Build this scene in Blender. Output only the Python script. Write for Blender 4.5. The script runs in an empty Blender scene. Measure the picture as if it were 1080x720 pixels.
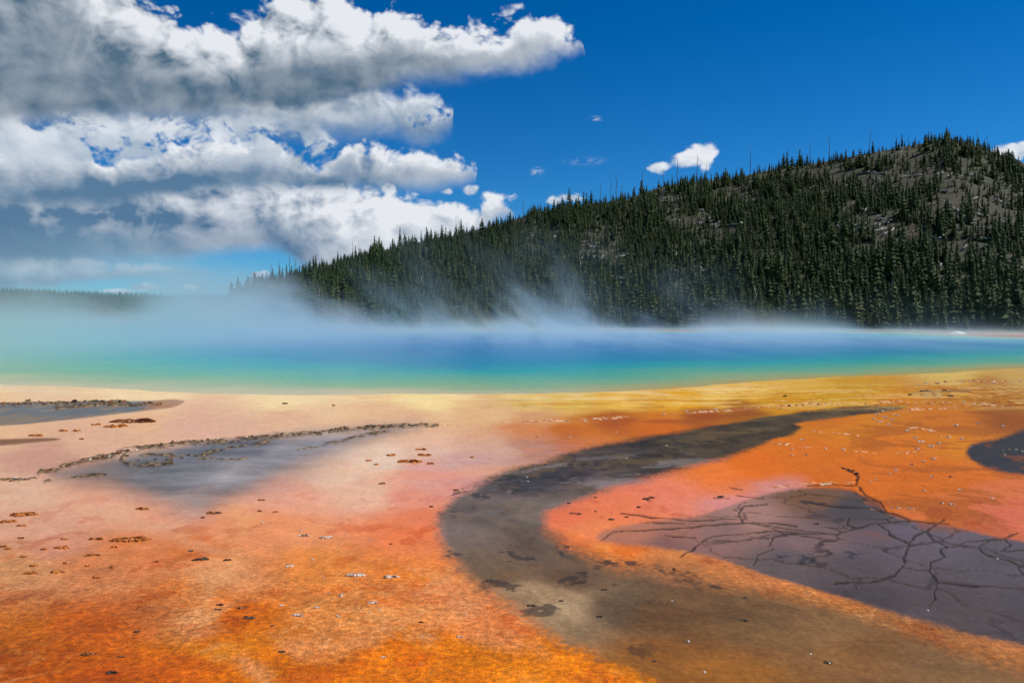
import bpy, bmesh, math, random
import numpy as np
from mathutils import Vector, Matrix

S = bpy.context.scene
COL = S.collection
PI = math.pi

# ---------------------------------------------------------------- camera and measurements
EYE = 2.6                       # eye height above the flats
FPX = 840.0                     # focal length in photo pixels (1080 wide)
PITCH = math.atan(25.0 / FPX)   # looking slightly down: horizon sits at photo y = 335
CP, SP = math.cos(PITCH), math.sin(PITCH)

def ray(px, py):
    """world direction seen at a photo pixel (measurement only)"""
    a = (np.asarray(px, float) - 540.0) / FPX
    b = (360.0 - np.asarray(py, float)) / FPX
    return a, CP + b * SP, -SP + b * CP

def G(px, py):
    """point of the flat ground measured at a photo pixel"""
    x, y, z = ray(px, py)
    t = EYE / np.maximum(-z, 1e-6)
    return x * t, y * t

def azel(px, py):
    x, y, z = ray(px, py)
    return np.arctan2(x, y), np.arctan2(z, np.hypot(x, y))

def to_px(x, y, z=0.0):
    zc = z - EYE
    f = y * CP - zc * SP
    u = y * SP + zc * CP
    f = np.where(f > 0.05, f, 0.05)
    return 540 + FPX * x / f, 360 - FPX * u / f

cam_d = bpy.data.cameras.new('camera')
cam = bpy.data.objects.new('camera', cam_d)
COL.objects.link(cam)
cam_d.sensor_width = 36.0
cam_d.lens = 36.0 * FPX / 1080.0
cam_d.clip_start, cam_d.clip_end = 0.05, 20000
cam.location = (0, 0, EYE)
cam.rotation_euler = (PI / 2 - PITCH, 0, 0)
S.camera = cam

# ---------------------------------------------------------------- small helpers
def lin(c):
    c = np.asarray(c, float) / 255.0
    return np.where(c <= 0.04045, c / 12.92, ((c + 0.055) / 1.055) ** 2.4)

def sm(a, b, x):
    t = np.clip((x - a) / (b - a), 0, 1)
    return t * t * (3 - 2 * t)

_rng = np.random.RandomState(5)
_perm = _rng.permutation(512)
_perm = np.concatenate([_perm, _perm])
_ga = _rng.rand(512) * 2 * PI
_gx, _gy = np.cos(_ga), np.sin(_ga)

def pnoise(x, y):
    xi = np.floor(x).astype(np.int64); yi = np.floor(y).astype(np.int64)
    xf = x - xi; yf = y - yi
    u = xf * xf * xf * (xf * (xf * 6 - 15) + 10); v = yf * yf * yf * (yf * (yf * 6 - 15) + 10)
    def g(ix, iy, dx, dy):
        h = _perm[(_perm[ix & 511] + iy) & 511]
        return _gx[h] * dx + _gy[h] * dy
    a = g(xi, yi, xf, yf); b = g(xi + 1, yi, xf - 1, yf)
    c = g(xi, yi + 1, xf, yf - 1); d = g(xi + 1, yi + 1, xf - 1, yf - 1)
    return (a + u * (b - a)) * (1 - v) + (c + u * (d - c)) * v

def fbm(x, y, o=4, lac=2.03, gain=0.5, s=0.0):
    r = 0; a = 1.0
    for k in range(o):
        r = r + a * pnoise(x + s * 7.3 + k * 17.1, y - s * 3.1 + k * 9.7)
        x = x * lac; y = y * lac; a *= gain
    return r

def mesh_np(name, co, faces, mat=None, smooth=True, attrs=None, link=True, parent=None):
    """mesh from numpy arrays; faces is (n,3) or (n,4), or a list of such arrays"""
    if not isinstance(faces, list): faces = [faces]
    me = bpy.data.meshes.new(name)
    co = np.asarray(co, np.float32)
    me.vertices.add(len(co)); me.vertices.foreach_set('co', co.ravel())
    loops = np.concatenate([np.asarray(f, np.int32).ravel() for f in faces])
    tot = np.concatenate([np.full(len(f), f.shape[1], np.int32) for f in faces])
    start = np.concatenate([[0], np.cumsum(tot)[:-1]]).astype(np.int32)
    me.loops.add(len(loops)); me.loops.foreach_set('vertex_index', loops)
    me.polygons.add(len(tot)); me.polygons.foreach_set('loop_start', start)
    me.polygons.foreach_set('use_smooth', np.full(len(tot), smooth, bool))
    me.update(calc_edges=True)
    for k, a in (attrs or {}).items():
        a = np.asarray(a, np.float32)
        if a.ndim == 2:
            at = me.attributes.new(k, 'FLOAT_COLOR', 'POINT')
            if a.shape[1] == 3: a = np.concatenate([a, np.ones((len(a), 1), np.float32)], 1)
            at.data.foreach_set('color', a.ravel())
        else:
            at = me.attributes.new(k, 'FLOAT', 'POINT'); at.data.foreach_set('value', a.ravel())
    if mat: me.materials.append(mat)
    if not link: return me
    o = bpy.data.objects.new(name, me); COL.objects.link(o)
    if parent: o.parent = parent
    return o

def grid_faces(nr, nc, wrap=False):
    i = np.arange(nr - 1)[:, None]; j = np.arange(nc if wrap else nc - 1)[None, :]
    j2 = (j + 1) % nc
    a = i * nc + j; b = i * nc + j2; c = (i + 1) * nc + j2; d = (i + 1) * nc + j
    return np.stack([a, b, c, d], -1).reshape(-1, 4)

def tag(o, label=None, cat=None, group=None, kind=None):
    if label: o['label'] = label
    if cat: o['category'] = cat
    if group: o['group'] = group
    if kind: o['kind'] = kind
    return o

class NT:
    """tiny wrapper for wiring shader nodes"""
    def __init__(s, tree): s.t = tree; s.n = tree.nodes; s.l = tree.links
    def new(s, typ, **kw):
        n = s.n.new(typ)
        for k, v in kw.items(): setattr(n, k, v)
        return n
    def put(s, sock, v):
        if v is None: return
        if isinstance(v, bpy.types.NodeSocket): s.l.new(v, sock)
        else:
            if hasattr(sock, 'default_value'):
                if sock.type == 'RGBA' and len(v) == 3: v = (*v, 1)
                sock.default_value = v
    def m(s, op, a, b=None, c=None, clamp=False):
        n = s.new('ShaderNodeMath', operation=op, use_clamp=clamp)
        for i, v in enumerate((a, b, c)): s.put(n.inputs[i], v)
        return n.outputs[0]
    def vm(s, op, a, b=None, c=None, out=0):
        n = s.new('ShaderNodeVectorMath', operation=op)
        s.put(n.inputs[0], a); s.put(n.inputs[1], b)
        if c is not None: s.put(n.inputs[2], c)
        return n.outputs[out]
    def rng(s, x, a, b, c=0.0, d=1.0, interp='LINEAR'):
        n = s.new('ShaderNodeMapRange', interpolation_type=interp)
        for i, v in enumerate((x, a, b, c, d)): s.put(n.inputs[i], v)
        return n.outputs[0]
    def sst(s, x, a, b): return s.rng(x, a, b, 0.0, 1.0, 'SMOOTHSTEP')
    def mix(s, f, a, b, blend='MIX', clampf=True):
        n = s.new('ShaderNodeMix', data_type='RGBA', blend_type=blend, clamp_factor=clampf)
        s.put(n.inputs[0], f); s.put(n.inputs[6], a); s.put(n.inputs[7], b)
        return n.outputs[2]
    def noise(s, vec, scale, detail=4, rough=0.5, out=0, dist=0.0, dim='3D', lac=2.0):
        n = s.new('ShaderNodeTexNoise', noise_dimensions=dim)
        s.put(n.inputs['Vector'], vec); s.put(n.inputs['Scale'], scale); s.put(n.inputs['Detail'], detail)
        s.put(n.inputs['Roughness'], rough); s.put(n.inputs['Distortion'], dist); s.put(n.inputs['Lacunarity'], lac)
        return n.outputs[out]
    def vor(s, vec, scale, detail=0, rough=0.5, feat='F1', smooth=1.0, out='Distance', dim='3D', rand=1.0):
        n = s.new('ShaderNodeTexVoronoi', feature=feat, voronoi_dimensions=dim)
        s.put(n.inputs['Vector'], vec); s.put(n.inputs['Scale'], scale)
        s.put(n.inputs['Detail'], detail); s.put(n.inputs['Roughness'], rough); s.put(n.inputs['Randomness'], rand)
        if feat == 'SMOOTH_F1': s.put(n.inputs['Smoothness'], smooth)
        return n.outputs[out]
    def xyz(s, x, y, z=0.0):
        n = s.new('ShaderNodeCombineXYZ')
        for i, v in enumerate((x, y, z)): s.put(n.inputs[i], v)
        return n.outputs[0]
    def sep(s, v):
        n = s.new('ShaderNodeSeparateXYZ'); s.put(n.inputs[0], v); return n.outputs
    def attr(s, name, out='Fac'):
        n = s.new('ShaderNodeAttribute', attribute_name=name); return n.outputs[out]
    def curve(s, x, pts, xr, yr, vec=True):
        """y(x) through pts, evaluated by one Float Curve node"""
        n = s.new('ShaderNodeFloatCurve')
        c = n.mapping.curves[0]; n.mapping.use_clip = False
        P = [((a - xr[0]) / (xr[1] - xr[0]), (b - yr[0]) / (yr[1] - yr[0])) for a, b in sorted(pts)]
        c.points[0].location = P[0]; c.points[1].location = P[-1]
        for q in P[1:-1]: c.points.new(*q)
        for p in c.points: p.handle_type = 'VECTOR' if vec else 'AUTO_CLAMPED'
        n.mapping.update()
        s.put(n.inputs['Value'], s.rng(x, xr[0], xr[1], 0.0, 1.0))
        return s.rng(n.outputs[0], 0.0, 1.0, yr[0], yr[1])

def new_mat(name):
    m = bpy.data.materials.new(name); m.use_nodes = True
    t = NT(m.node_tree); t.n.clear()
    out = t.new('ShaderNodeOutputMaterial')
    return m, t, out

def pbsdf(t, out, **kw):
    p = t.new('ShaderNodeBsdfPrincipled')
    for k, v in kw.items(): t.put(p.inputs[k.replace('_', ' ')], v)
    if out: t.l.new(p.outputs[0], out.inputs[0])
    return p

# ---------------------------------------------------------------- light
SUN_AZ, SUN_EL = math.radians(80), math.radians(50)    # azimuth from the view direction towards the right
sd = Vector((math.sin(SUN_AZ) * math.cos(SUN_EL), math.cos(SUN_AZ) * math.cos(SUN_EL), math.sin(SUN_EL)))
sl = bpy.data.lights.new('sun', 'SUN'); sl.energy = 4.6; sl.angle = math.radians(0.53); sl.color = (1.0, 0.955, 0.88)
so = bpy.data.objects.new('sun', sl); COL.objects.link(so)
so.rotation_euler = sd.to_track_quat('Z', 'Y').to_euler(); so.location = sd * 60
# ---------------------------------------------------------------- sky with cumulus banks (world shader, by direction)
world = bpy.data.worlds.new('World'); S.world = world
world.use_nodes = True
W = NT(world.node_tree); W.n.clear()
wout = W.new('ShaderNodeOutputWorld')
sky = W.new('ShaderNodeTexSky', sky_type='NISHITA', sun_disc=False, sun_elevation=SUN_EL, sun_rotation=SUN_AZ,
            altitude=2200.0, air_density=1.0, dust_density=0.25, ozone_density=2.5)
hs = W.new('ShaderNodeHueSaturation'); W.put(hs.inputs['Saturation'], 1.22); W.put(hs.inputs['Hue'], 0.503); W.put(hs.inputs['Color'], sky.outputs[0])
d = W.new('ShaderNodeTexCoord').outputs['Generated']
dx, dy, dz = W.sep(d)[:3]
tint = W.mix(W.m('POWER', W.rng(dz, 0.0, 0.34), 0.7), (0.42, 0.80, 1.04), (0.004, 0.63, 0.93))   # polarised deep blue, paler low down
SKYC = W.mix(1.0, hs.outputs[0], tint, 'MULTIPLY')
X = W.m('MULTIPLY', W.m('ARCTAN2', dx, dy), FPX)                 # azimuth and elevation, 840 units to the radian
Y = W.m('MULTIPLY', W.m('ARCSINE', dz), FPX)

def AE(pts):
    r = []
    for px, py in pts:
        a, e = azel(px, py); r.append((float(a) * FPX, float(e) * FPX))
    return r

P0 = W.xyz(W.m('MULTIPLY', X, 0.01), W.m('MULTIPLY', Y, 0.0125), 0.0)
wv = W.noise(P0, 1.1, 2, 0.55, out=1, dim='2D')
wv2 = W.vm('SUBTRACT', wv, (0.5, 0.5, 0.5))
P1 = W.vm('MULTIPLY_ADD', wv2, (0.40, 0.26, 0.0), P0)
Fb = W.noise(P1, 1.7, 4, 0.56, dim='2D')                           # broad fbm
Fh = W.noise(P1, 6.5, 5, 0.62, dim='2D')                            # fine fbm
LD = (0.10, 0.13, 0.0)                                            # towards the sun, on the sky
LD2 = (0.03, 0.04, 0.0)
def billow(p, sm_=0.22):
    v = W.vor(p, 2.6, 3.0, 0.55, 'SMOOTH_F1', sm_, dim='2D')
    return W.m('SUBTRACT', 1.0, v)
wv3 = W.vm('MULTIPLY_ADD', W.vm('SUBTRACT', W.noise(P1, 5.0, 3, 0.55, out=1, dim='2D'), (0.5, 0.5, 0.5)), (0.045, 0.04, 0.0), P1)
B0 = billow(wv3)
B1 = billow(W.vm('ADD', wv3, LD))
F1 = W.noise(W.vm('ADD', P1, (0.10, 0.14, 0.0)), 1.7, 4, 0.56, dim='2D')
Fh1 = W.noise(W.vm('ADD', P1, (0.03, 0.04, 0.0)), 6.5, 4, 0.62, dim='2D')
REL = W.m('ADD', W.m('MULTIPLY', W.m('SUBTRACT', B0, B1), 1.25), W.m('MULTIPLY', W.m('SUBTRACT', Fh, Fh1), 0.12))
REL = W.m('ADD', REL, W.m('MULTIPLY', W.m('SUBTRACT', Fb, F1), 0.7))
LOW = W.m('SUBTRACT', W.noise(W.vm('ADD', P0, (7.7, 2.1, 0.0)), 0.75, 2, 0.5, dim='2D'), 0.5)   # thick and thin parts of a bank
wx = W.sep(wv2)
Xw = W.m('MULTIPLY_ADD', wx[0], 46.0, X)
XR = (-900.0, 900.0); YR = (-20.0, 620.0)
K = 10.0                                                         # cloud colours are given for a Background of strength 0.1

def puff(base, px, py, rx, ry, amp=0.55, dark=(0.3, 0.42, 0.58), bright=(0.80, 0.83, 0.88), op=1.0):
    """one small cumulus head"""
    (ax, ay), = AE([(px, py)])
    e = W.vm('MULTIPLY_ADD', W.xyz(Xw, Y, 0.0), (1 / rx, 1 / ry, 0.0), (-ax / rx, -ay / ry, 0.0))
    r = W.vm('LENGTH', e, out=1)
    r = W.m('SUBTRACT', r, W.m('MULTIPLY', W.m('ADD', W.m('SUBTRACT', B0, 0.62), W.m('MULTIPLY', W.m('SUBTRACT', Fh, 0.5), 1.2)), amp))
    al = W.m('MULTIPLY', W.m('SUBTRACT', 1.0, W.sst(r, 0.62, 1.0)), op)
    ev = W.sep(e)
    f = W.m('MULTIPLY_ADD', REL, 0.8, W.m('MULTIPLY_ADD', ev[1], 0.35, W.m('MULTIPLY_ADD', ev[0], 0.15, 0.66)), clamp=True)
    return W.mix(al, base, W.mix(f, tuple(K * v for v in dark), tuple(K * v for v in bright)))

def bank(base, hi, lo, top_amp, lo_amp, wt, wb, dark, bright, f0, f1, hole=0.0, gain=1.0, tw=1.0, rel=1.0, opac=1.0, low=0.9, t0=0.0, t1=0.9):
    """cumulus bank between a lumpy top line and a flatter base line, shaded by height in the cloud and by relief"""
    H = W.curve(Xw, AE(hi), XR, YR); L = W.curve(Xw, AE(lo), XR, YR)
    H = W.m('MULTIPLY_ADD', W.m('SUBTRACT', B0, 0.62), top_amp, H)
    H = W.m('MULTIPLY_ADD', W.m('SUBTRACT', Fh, 0.5), top_amp * 0.55, H)
    H = W.m('MULTIPLY_ADD', W.m('SUBTRACT', Fb, 0.5), top_amp * 0.7, H)
    L = W.m('MULTIPLY_ADD', W.m('SUBTRACT', Fb, 0.5), lo_amp, L)
    L = W.m('MULTIPLY_ADD', W.m('SUBTRACT', Fh, 0.5), lo_amp * 0.6, L)
    dt = W.m('SUBTRACT', H, Y); db = W.m('SUBTRACT', Y, L)
    al = W.m('MULTIPLY', W.sst(dt, 0.0, wt), W.sst(db, -wb * 0.5, wb * 0.5))
    if hole: al = W.m('MULTIPLY', al, W.sst(W.m('MULTIPLY_ADD', W.m('SUBTRACT', Fh, 0.5), 0.5, Fb), hole, hole + 0.16))
    if opac < 1: al = W.m('MULTIPLY', al, opac)
    den = W.m('MAXIMUM', W.m('ADD', dt, db), 6.0)
    t = W.m('DIVIDE', db, den, clamp=True)
    def prof(f_):
        return W.curve(Xw, AE([(a_, 335) for a_, b_ in f_]) and [(AE([(a_, 335)])[0][0], b_) for a_, b_ in f_], XR, (-1.0, 2.0)) if isinstance(f_, list) else f_
    tt = W.sst(t, t0, t1)
    f = W.rng(tt, 0.0, 1.0, prof(f0), prof(f1))
    edge = W.m('SUBTRACT', 1.0, W.sst(dt, 0.0, 30.0))               # thin sunlit rim under the top line
    f = W.m('MULTIPLY_ADD', edge, 0.18, f)
    f = W.m('MULTIPLY_ADD', LOW, low, f)
    f = W.m('MULTIPLY_ADD', REL, W.m('MULTIPLY_ADD', tt, rel * 0.85, rel * 0.15), f, clamp=True)
    c = W.mix(f, tuple(K * v for v in dark), tuple(K * v for v in bright))
    return W.mix(al, base, c)

DK, BR = (0.085, 0.150, 0.235), (0.79, 0.82, 0.87)
C = SKYC
# thin distant streaks low over the far hill
C = bank(C, [(-700, 280), (-200, 262), (0, 258), (60, 262), (130, 270), (200, 275), (236, 281), (244, 420), (900, 420), (1400, 420)],
         [(-700, 316), (-200, 312), (0, 304), (60, 301), (120, 293), (200, 288), (240, 289), (262, 289), (900, 300), (1400, 300)],
         9, 6, 8, 10, (0.13, 0.25, 0.40), (0.62, 0.70, 0.80), 0.15, 0.75, rel=0.8, opac=0.96)
for q_ in [(150, 303, 34, 6, .5), (120, 307, 22, 4, .4), (196, 303, 14, 5, .5), (272, 291, 11, 8, .6), (596, 209, 26, 8, .6), (575, 213, 14, 6, .6)]:
    C = puff(C, *q_, dark=(0.25, 0.38, 0.54), bright=(0.66, 0.73, 0.81), op=.9)
# far bank
C = bank(C, [(-700, 140), (-200, 172), (0, 174), (100, 180), (200, 172), (300, 176), (350, 178), (420, 186), (460, 194), (497, 206), (512, 193), (530, 198), (538, 212), (552, 260), (600, 420), (1400, 420)],
         [(-700, 290), (-200, 285), (0, 281), (100, 276), (200, 270), (240, 262), (290, 258), (300, 275), (330, 292), (400, 280), (480, 262), (541, 224), (548, 230), (900, 300), (1400, 300)],
         20, 13, 12, 20, (0.080, 0.175, 0.310), BR, [(-700, .1), (0, .0), (120, .05), (220, .3), (300, .2), (340, .5), (540, .6), (1400, .6)], [(-700, .35), (0, .30), (110, .42), (160, .62), (230, .8), (300, .75), (400, 1.0), (540, 1.05), (1400, 1.0)], rel=0.9, low=.8, t0=.1, t1=.95)
# middle bank with its row of white heads
C = bank(C, [(-700, 60), (-200, 100), (0, 124), (30, 118), (80, 134), (112, 155), (132, 146), (195, 135), (228, 128), (290, 126), (318, 136), (343, 158), (352, 150), (366, 132), (388, 142), (398, 150), (430, 144), (460, 150), (490, 161), (507, 172), (514, 420), (530, 420), (1400, 420)],
         [(-700, 230), (-200, 226), (0, 222), (100, 215), (200, 205), (300, 198), (350, 200), (400, 199), (460, 194), (507, 187), (515, 190), (530, 200), (1400, 300)],
         24, 12, 11, 20, (0.095, 0.195, 0.325), BR, [(-700, .1), (0, .2), (90, -.12), (190, .02), (300, .05), (345, -.15), (400, .2), (510, .5), (1400, .5)], [(-700, .8), (0, .85), (100, .6), (200, .9), (300, .95), (345, .7), (400, 1.1), (510, 1.1), (1400, 1.0)], rel=0.9, low=1.1, t0=.15, t1=.95)
for q_ in [(470, 202, 14, 6, .5), (500, 201, 22, 9, .5), (520, 208, 24, 16, .6)]:
    C = puff(C, *q_)
# broken veil between the banks
C = bank(C, [(-700, 80), (0, 100), (200, 104), (330, 110), (352, 150), (366, 420), (1400, 420)],
         [(-700, 190), (0, 176), (200, 170), (320, 176), (345, 165), (380, 170), (1400, 300)],
         10, 14, 16, 24, (0.22, 0.33, 0.46), (0.70, 0.75, 0.82), 0.5, 0.8, hole=0.37, rel=0.7, opac=0.97)
# skirt under the near bank
C = bank(C, [(-700, 60), (100, 70), (300, 90), (380, 84), (440, 84), (474, 92), (484, 108), (492, 420), (1400, 420)],
         [(-700, 128), (0, 118), (100, 118), (200, 120), (270, 128), (330, 142), (350, 140), (400, 136), (440, 146), (470, 136), (486, 116), (500, 120), (1400, 300)],
         14, 20, 16, 30, (0.17, 0.27, 0.40), (0.72, 0.77, 0.83), 0.30, 0.95, hole=0.22, rel=0.9)
# near bank reaching across the top of the view
C = bank(C, [(-900, -500), (-300, -330), (60, -200), (120, -60), (165, -4), (205, 12), (245, 8), (268, -16), (330, -30), (400, -16), (440, -4), (480, 14), (512, 12), (545, 2), (575, 4), (605, 10), (620, 26), (623, 36), (627, 420), (1400, 420)],
         [(-900, 110), (-300, 132), (0, 136), (60, 123), (110, 124), (170, 118), (250, 120), (320, 118), (360, 110), (410, 92), (440, 83), (470, 83), (540, 72), (600, 54), (620, 45), (626, 47), (640, 50), (1400, 300)],
         26, 20, 12, 26, (0.085, 0.155, 0.235), BR, [(-700, .1), (0, .06), (150, .12), (260, .08), (400, .16), (500, .35), (620, .6), (1400, .6)], [(-700, .3), (0, .28), (60, .45), (130, .75), (240, .95), (275, .75), (340, 1.0), (620, 1.1), (1400, 1.0)], rel=0.85, low=.7, t0=.25, t1=.75)
# lone puffs over the ridge
for q_ in [(698, 176, 15, 9, .6), (722, 168, 20, 12, .6), (738, 160, 22, 22, .6), (1066, 160, 24, 12, .6), (1110, 156, 40, 16, .6)]:
    C = puff(C, *q_)
# tiny wisps in the clear blue
WS = W.noise(W.xyz(W.m('MULTIPLY_ADD', Y, -0.05, W.m('MULTIPLY', X, 0.06)), W.m('MULTIPLY', Y, 0.12), 3.3), 1.5, 5, 0.6, dim='2D')
def wisp(base, px, py, rx, ry, op):
    (ax, ay), = AE([(px, py)])
    e = W.vm('MULTIPLY_ADD', W.xyz(X, Y, 0.0), (1 / rx, 1 / ry, 0.0), (-ax / rx, -ay / ry, 0.0))
    r = W.vm('LENGTH', e, out=1)
    a = W.m('MULTIPLY', W.m('SUBTRACT', 1.0, W.sst(r, 0.0, 1.0)), W.sst(WS, 0.40, 0.64))
    return W.mix(W.m('MULTIPLY', a, op), base, (7.5, 7.8, 8.2))
for w_ in [(566, 181, 10, 7, .6), (629, 125, 13, 3.5, .55), (617, 170, 30, 6, .2), (810, 187, 12, 5, .35)]: C = wisp(C, *w_)
bg = W.new('ShaderNodeBackground'); W.put(bg.inputs[0], C); bg.inputs[1].default_value = 0.1
W.l.new(bg.outputs[0], wout.inputs[0])
world.cycles.sampling_method = 'MANUAL'; world.cycles.sample_map_resolution = 512

vs = S.view_settings
vs.view_transform = 'Standard'; vs.look = 'None'; vs.exposure = 0.0; vs.gamma = 1.0; vs.use_curve_mapping = False
# ---------------------------------------------------------------- the flats: one sheet, fine near the camera
def seg_dist(x, y, P, closed=False):
    P = np.asarray(P, float); Q = np.roll(P, -1, 0)
    n = len(P) if closed else len(P) - 1
    best = np.full(x.shape, 1e18)
    for k in range(n):
        a, b = P[k], Q[k]; d = b - a; L = max(d @ d, 1e-9)
        t = np.clip(((x - a[0]) * d[0] + (y - a[1]) * d[1]) / L, 0, 1)
        best = np.minimum(best, (x - a[0] - t * d[0]) ** 2 + (y - a[1] - t * d[1]) ** 2)
    return np.sqrt(best)

def inside(x, y, P):
    P = np.asarray(P, float); r = np.zeros(x.shape, bool)
    j = len(P) - 1
    for i in range(len(P)):
        xi, yi = P[i]; xj, yj = P[j]
        if yi != yj:
            c = ((yi > y) != (yj > y)) & (x < (xj - xi) * (y - yi) / (yj - yi) + xi)
            r ^= c
        j = i
    return r

def sdf(x, y, P):
    d = seg_dist(x, y, P, True)
    return np.where(inside(x, y, P), -d, d)

def smooth_poly(P, n=2, closed=True):
    """Chaikin corner cutting"""
    P = np.asarray(P, float)
    for _ in range(n):
        Q = np.roll(P, -1, 0)
        R = np.stack([0.75 * P + 0.25 * Q, 0.25 * P + 0.75 * Q], 1).reshape(-1, P.shape[1])
        P = R if closed else np.concatenate([P[:1], R[1:-2] if False else R[:-2], P[-1:]])
    return P

# spring outline (ground metres), from points measured on its shore
sh = [(-140, 402), (40, 409), (100, 410), (160, 414), (250, 417), (330, 418.5), (450, 416), (540, 416.5), (640, 414.5), (740, 409), (800, 403), (870, 399), (950, 396.5), (1080, 389), (1250, 381)]
far = [(1420, 368), (1300, 360.5), (1080, 356.5), (1000, 352.5), (960, 350.2), (700, 349.5), (400, 349.5), (150, 351), (-150, 356), (-400, 366), (-330, 385)]
SPRING = smooth_poly(np.stack(G(*np.array(sh + far, float).T), 1), 2)

def spring_depth(X, Y):
    """metres from the shore, positive inside"""
    wob = 0.5 * fbm(X * 0.12, Y * 0.12, 4, s=2) + 0.25 * fbm(X * 0.6, Y * 0.6, 2, s=3)
    return -sdf(X, Y, SPRING) + wob

# colour of the mats, with sky and cloud reflections baked in, at spots of the flats (photo pixel -> sRGB seen), spread smoothly between them
MATS = """
-80 400 214 192 165;0 400 214 192 165;0 420 226 190 146;150 420 234 204 158;300 424 236 208 156;450 422 238 210 146;560 423 224 190 115;600 422 216 180 92
-80 455 220 176 136;0 455 220 176 136;150 445 220 174 134;300 440 218 174 138;430 440 218 172 134;520 436 220 176 128;560 438 205 150 105
-80 490 196 148 126;40 485 196 146 124;110 462 214 168 138;200 450 214 168 142;250 452 214 170 142
-80 520 215 170 140;20 520 215 172 142;100 528 218 160 128;180 545 214 148 114
-80 560 206 148 118;40 556 210 156 126;20 600 204 142 96;100 600 204 126 82;150 580 210 126 80;60 575 202 138 108
20 660 186 100 45;100 660 192 96 48;60 700 184 88 34;150 640 196 106 58;200 700 205 98 34;200 625 216 124 68;-80 650 180 100 45
210 580 208 118 66;250 560 220 140 98;250 650 218 112 42;225 600 222 150 100;215 650 226 150 95;235 685 224 135 60;262 705 224 112 26;160 715 196 92 34;-60 760 180 84 30;250 760 224 112 26
300 520 226 160 130;350 500 224 182 150;300 560 226 146 100;340 600 222 136 74;330 680 216 126 60;300 712 218 112 28;360 650 224 140 80
400 480 228 192 160;450 470 224 178 146;390 520 226 176 144;430 525 222 142 112;430 560 224 124 80;420 605 226 130 68;440 640 226 142 84;430 690 230 116 16;500 695 234 124 20;480 640 226 142 88;520 660 224 118 54;560 690 238 128 26;650 715 236 130 32;450 760 232 118 16;650 760 236 130 28;600 665 230 128 50;545 640 222 120 64
490 488 210 158 134;520 470 214 164 130;560 472 196 134 96;470 512 220 146 120;450 500 222 152 128;440 545 222 128 90
600 455 190 104 38;650 445 164 78 14;740 438 150 70 14;780 431 142 76 24;560 455 205 130 80;620 466 206 120 58;700 449 196 100 34
650 424 226 178 84;720 425 222 162 52;760 420 226 182 92;800 415 214 164 68;850 410 208 162 72;900 408 192 142 54;1000 398 206 172 96;1080 395 190 152 84;870 420 196 142 36;830 428 190 130 36;1200 390 180 150 70
870 440 196 110 45;900 455 206 122 38;950 430 196 115 34;1000 440 192 105 18;1050 415 150 85 18;1000 412 168 100 28;1060 440 142 76 20;1200 420 150 85 20;1200 450 150 80 25
850 480 206 108 34;800 492 216 110 44;760 500 226 124 68;700 520 226 130 98;650 530 226 126 88;620 560 230 134 88;640 580 226 130 68;720 590 202 126 74;800 607 200 124 74;860 628 196 120 66;960 657 176 112 64;590 545 222 120 84;600 570 226 124 74
900 500 208 104 16;880 510 208 104 22;950 500 208 104 18;1000 500 208 108 32;1050 520 208 116 74;1000 535 206 114 64;1070 545 206 110 80;1020 470 206 124 46;1200 540 200 110 80;930 470 206 110 24
830 520 206 138 124;780 535 215 140 125"""
MATS = np.array([[float(v) for v in q.split()] for ln in MATS.strip().splitlines() for q in ln.split(';')])
CHAN_C = np.array([[float(v) for v in q.split()] for q in """700 470 60 50 36;760 455 66 52 32;850 437 74 60 36;900 430 80 62 36;600 495 60 52 50;550 510 68 60 58;640 480 58 48 38;500 540 92 80 70;560 535 106 92 80;620 520 108 92 84;570 580 92 76 64;520 600 104 86 70;600 610 96 76 60;650 640 92 76 60;590 640 156 136 112;575 630 146 124 100;700 650 108 80 54;800 650 112 86 60;900 690 118 86 55;1000 700 112 86 60;700 690 128 86 48;760 705 142 96 52;870 655 120 92 64;1100 720 112 84 56;950 760 122 84 50;480 560 110 94 86""".split(';')])
FLAT_C = np.array([[float(v) for v in q.split()] for q in """670 560 172 116 92;720 555 150 106 90;760 560 132 102 94;850 570 118 94 92;790 545 156 120 108;830 590 92 80 76;900 600 84 72 70;950 575 90 80 84;1050 600 84 75 76;1000 640 80 68 64;900 630 70 60 58;860 523 112 80 48;900 535 70 62 58;980 560 96 86 92;1100 640 74 64 62;700 575 126 90 80""".split(';')])
LPOOL_C = np.array([[float(v) for v in q.split()] for q in """150 480 96 92 92;200 475 98 95 98;260 470 104 100 104;190 500 108 104 104;150 510 112 104 102;210 530 150 128 118;300 480 140 132 132;260 500 136 128 126;390 457 120 108 104;110 505 106 90 82;330 472 128 120 120""".split(';')])

def spread(px, py, T, p=1.9):
    """inverse-distance spread of the spot colours, distances counted in photo proportions (rows weigh more far away)"""
    wy = 2.2
    num = np.zeros(px.shape + (3,)); den = np.zeros(px.shape)
    L = lin(T[:, 2:5])
    for k in range(len(T)):
        d2 = ((px - T[k, 0]) ** 2 + (wy * (py - T[k, 1])) ** 2) + 60.0
        w = d2 ** -p
        num += w[..., None] * L[k]; den += w
    return num / den[..., None]

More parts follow.
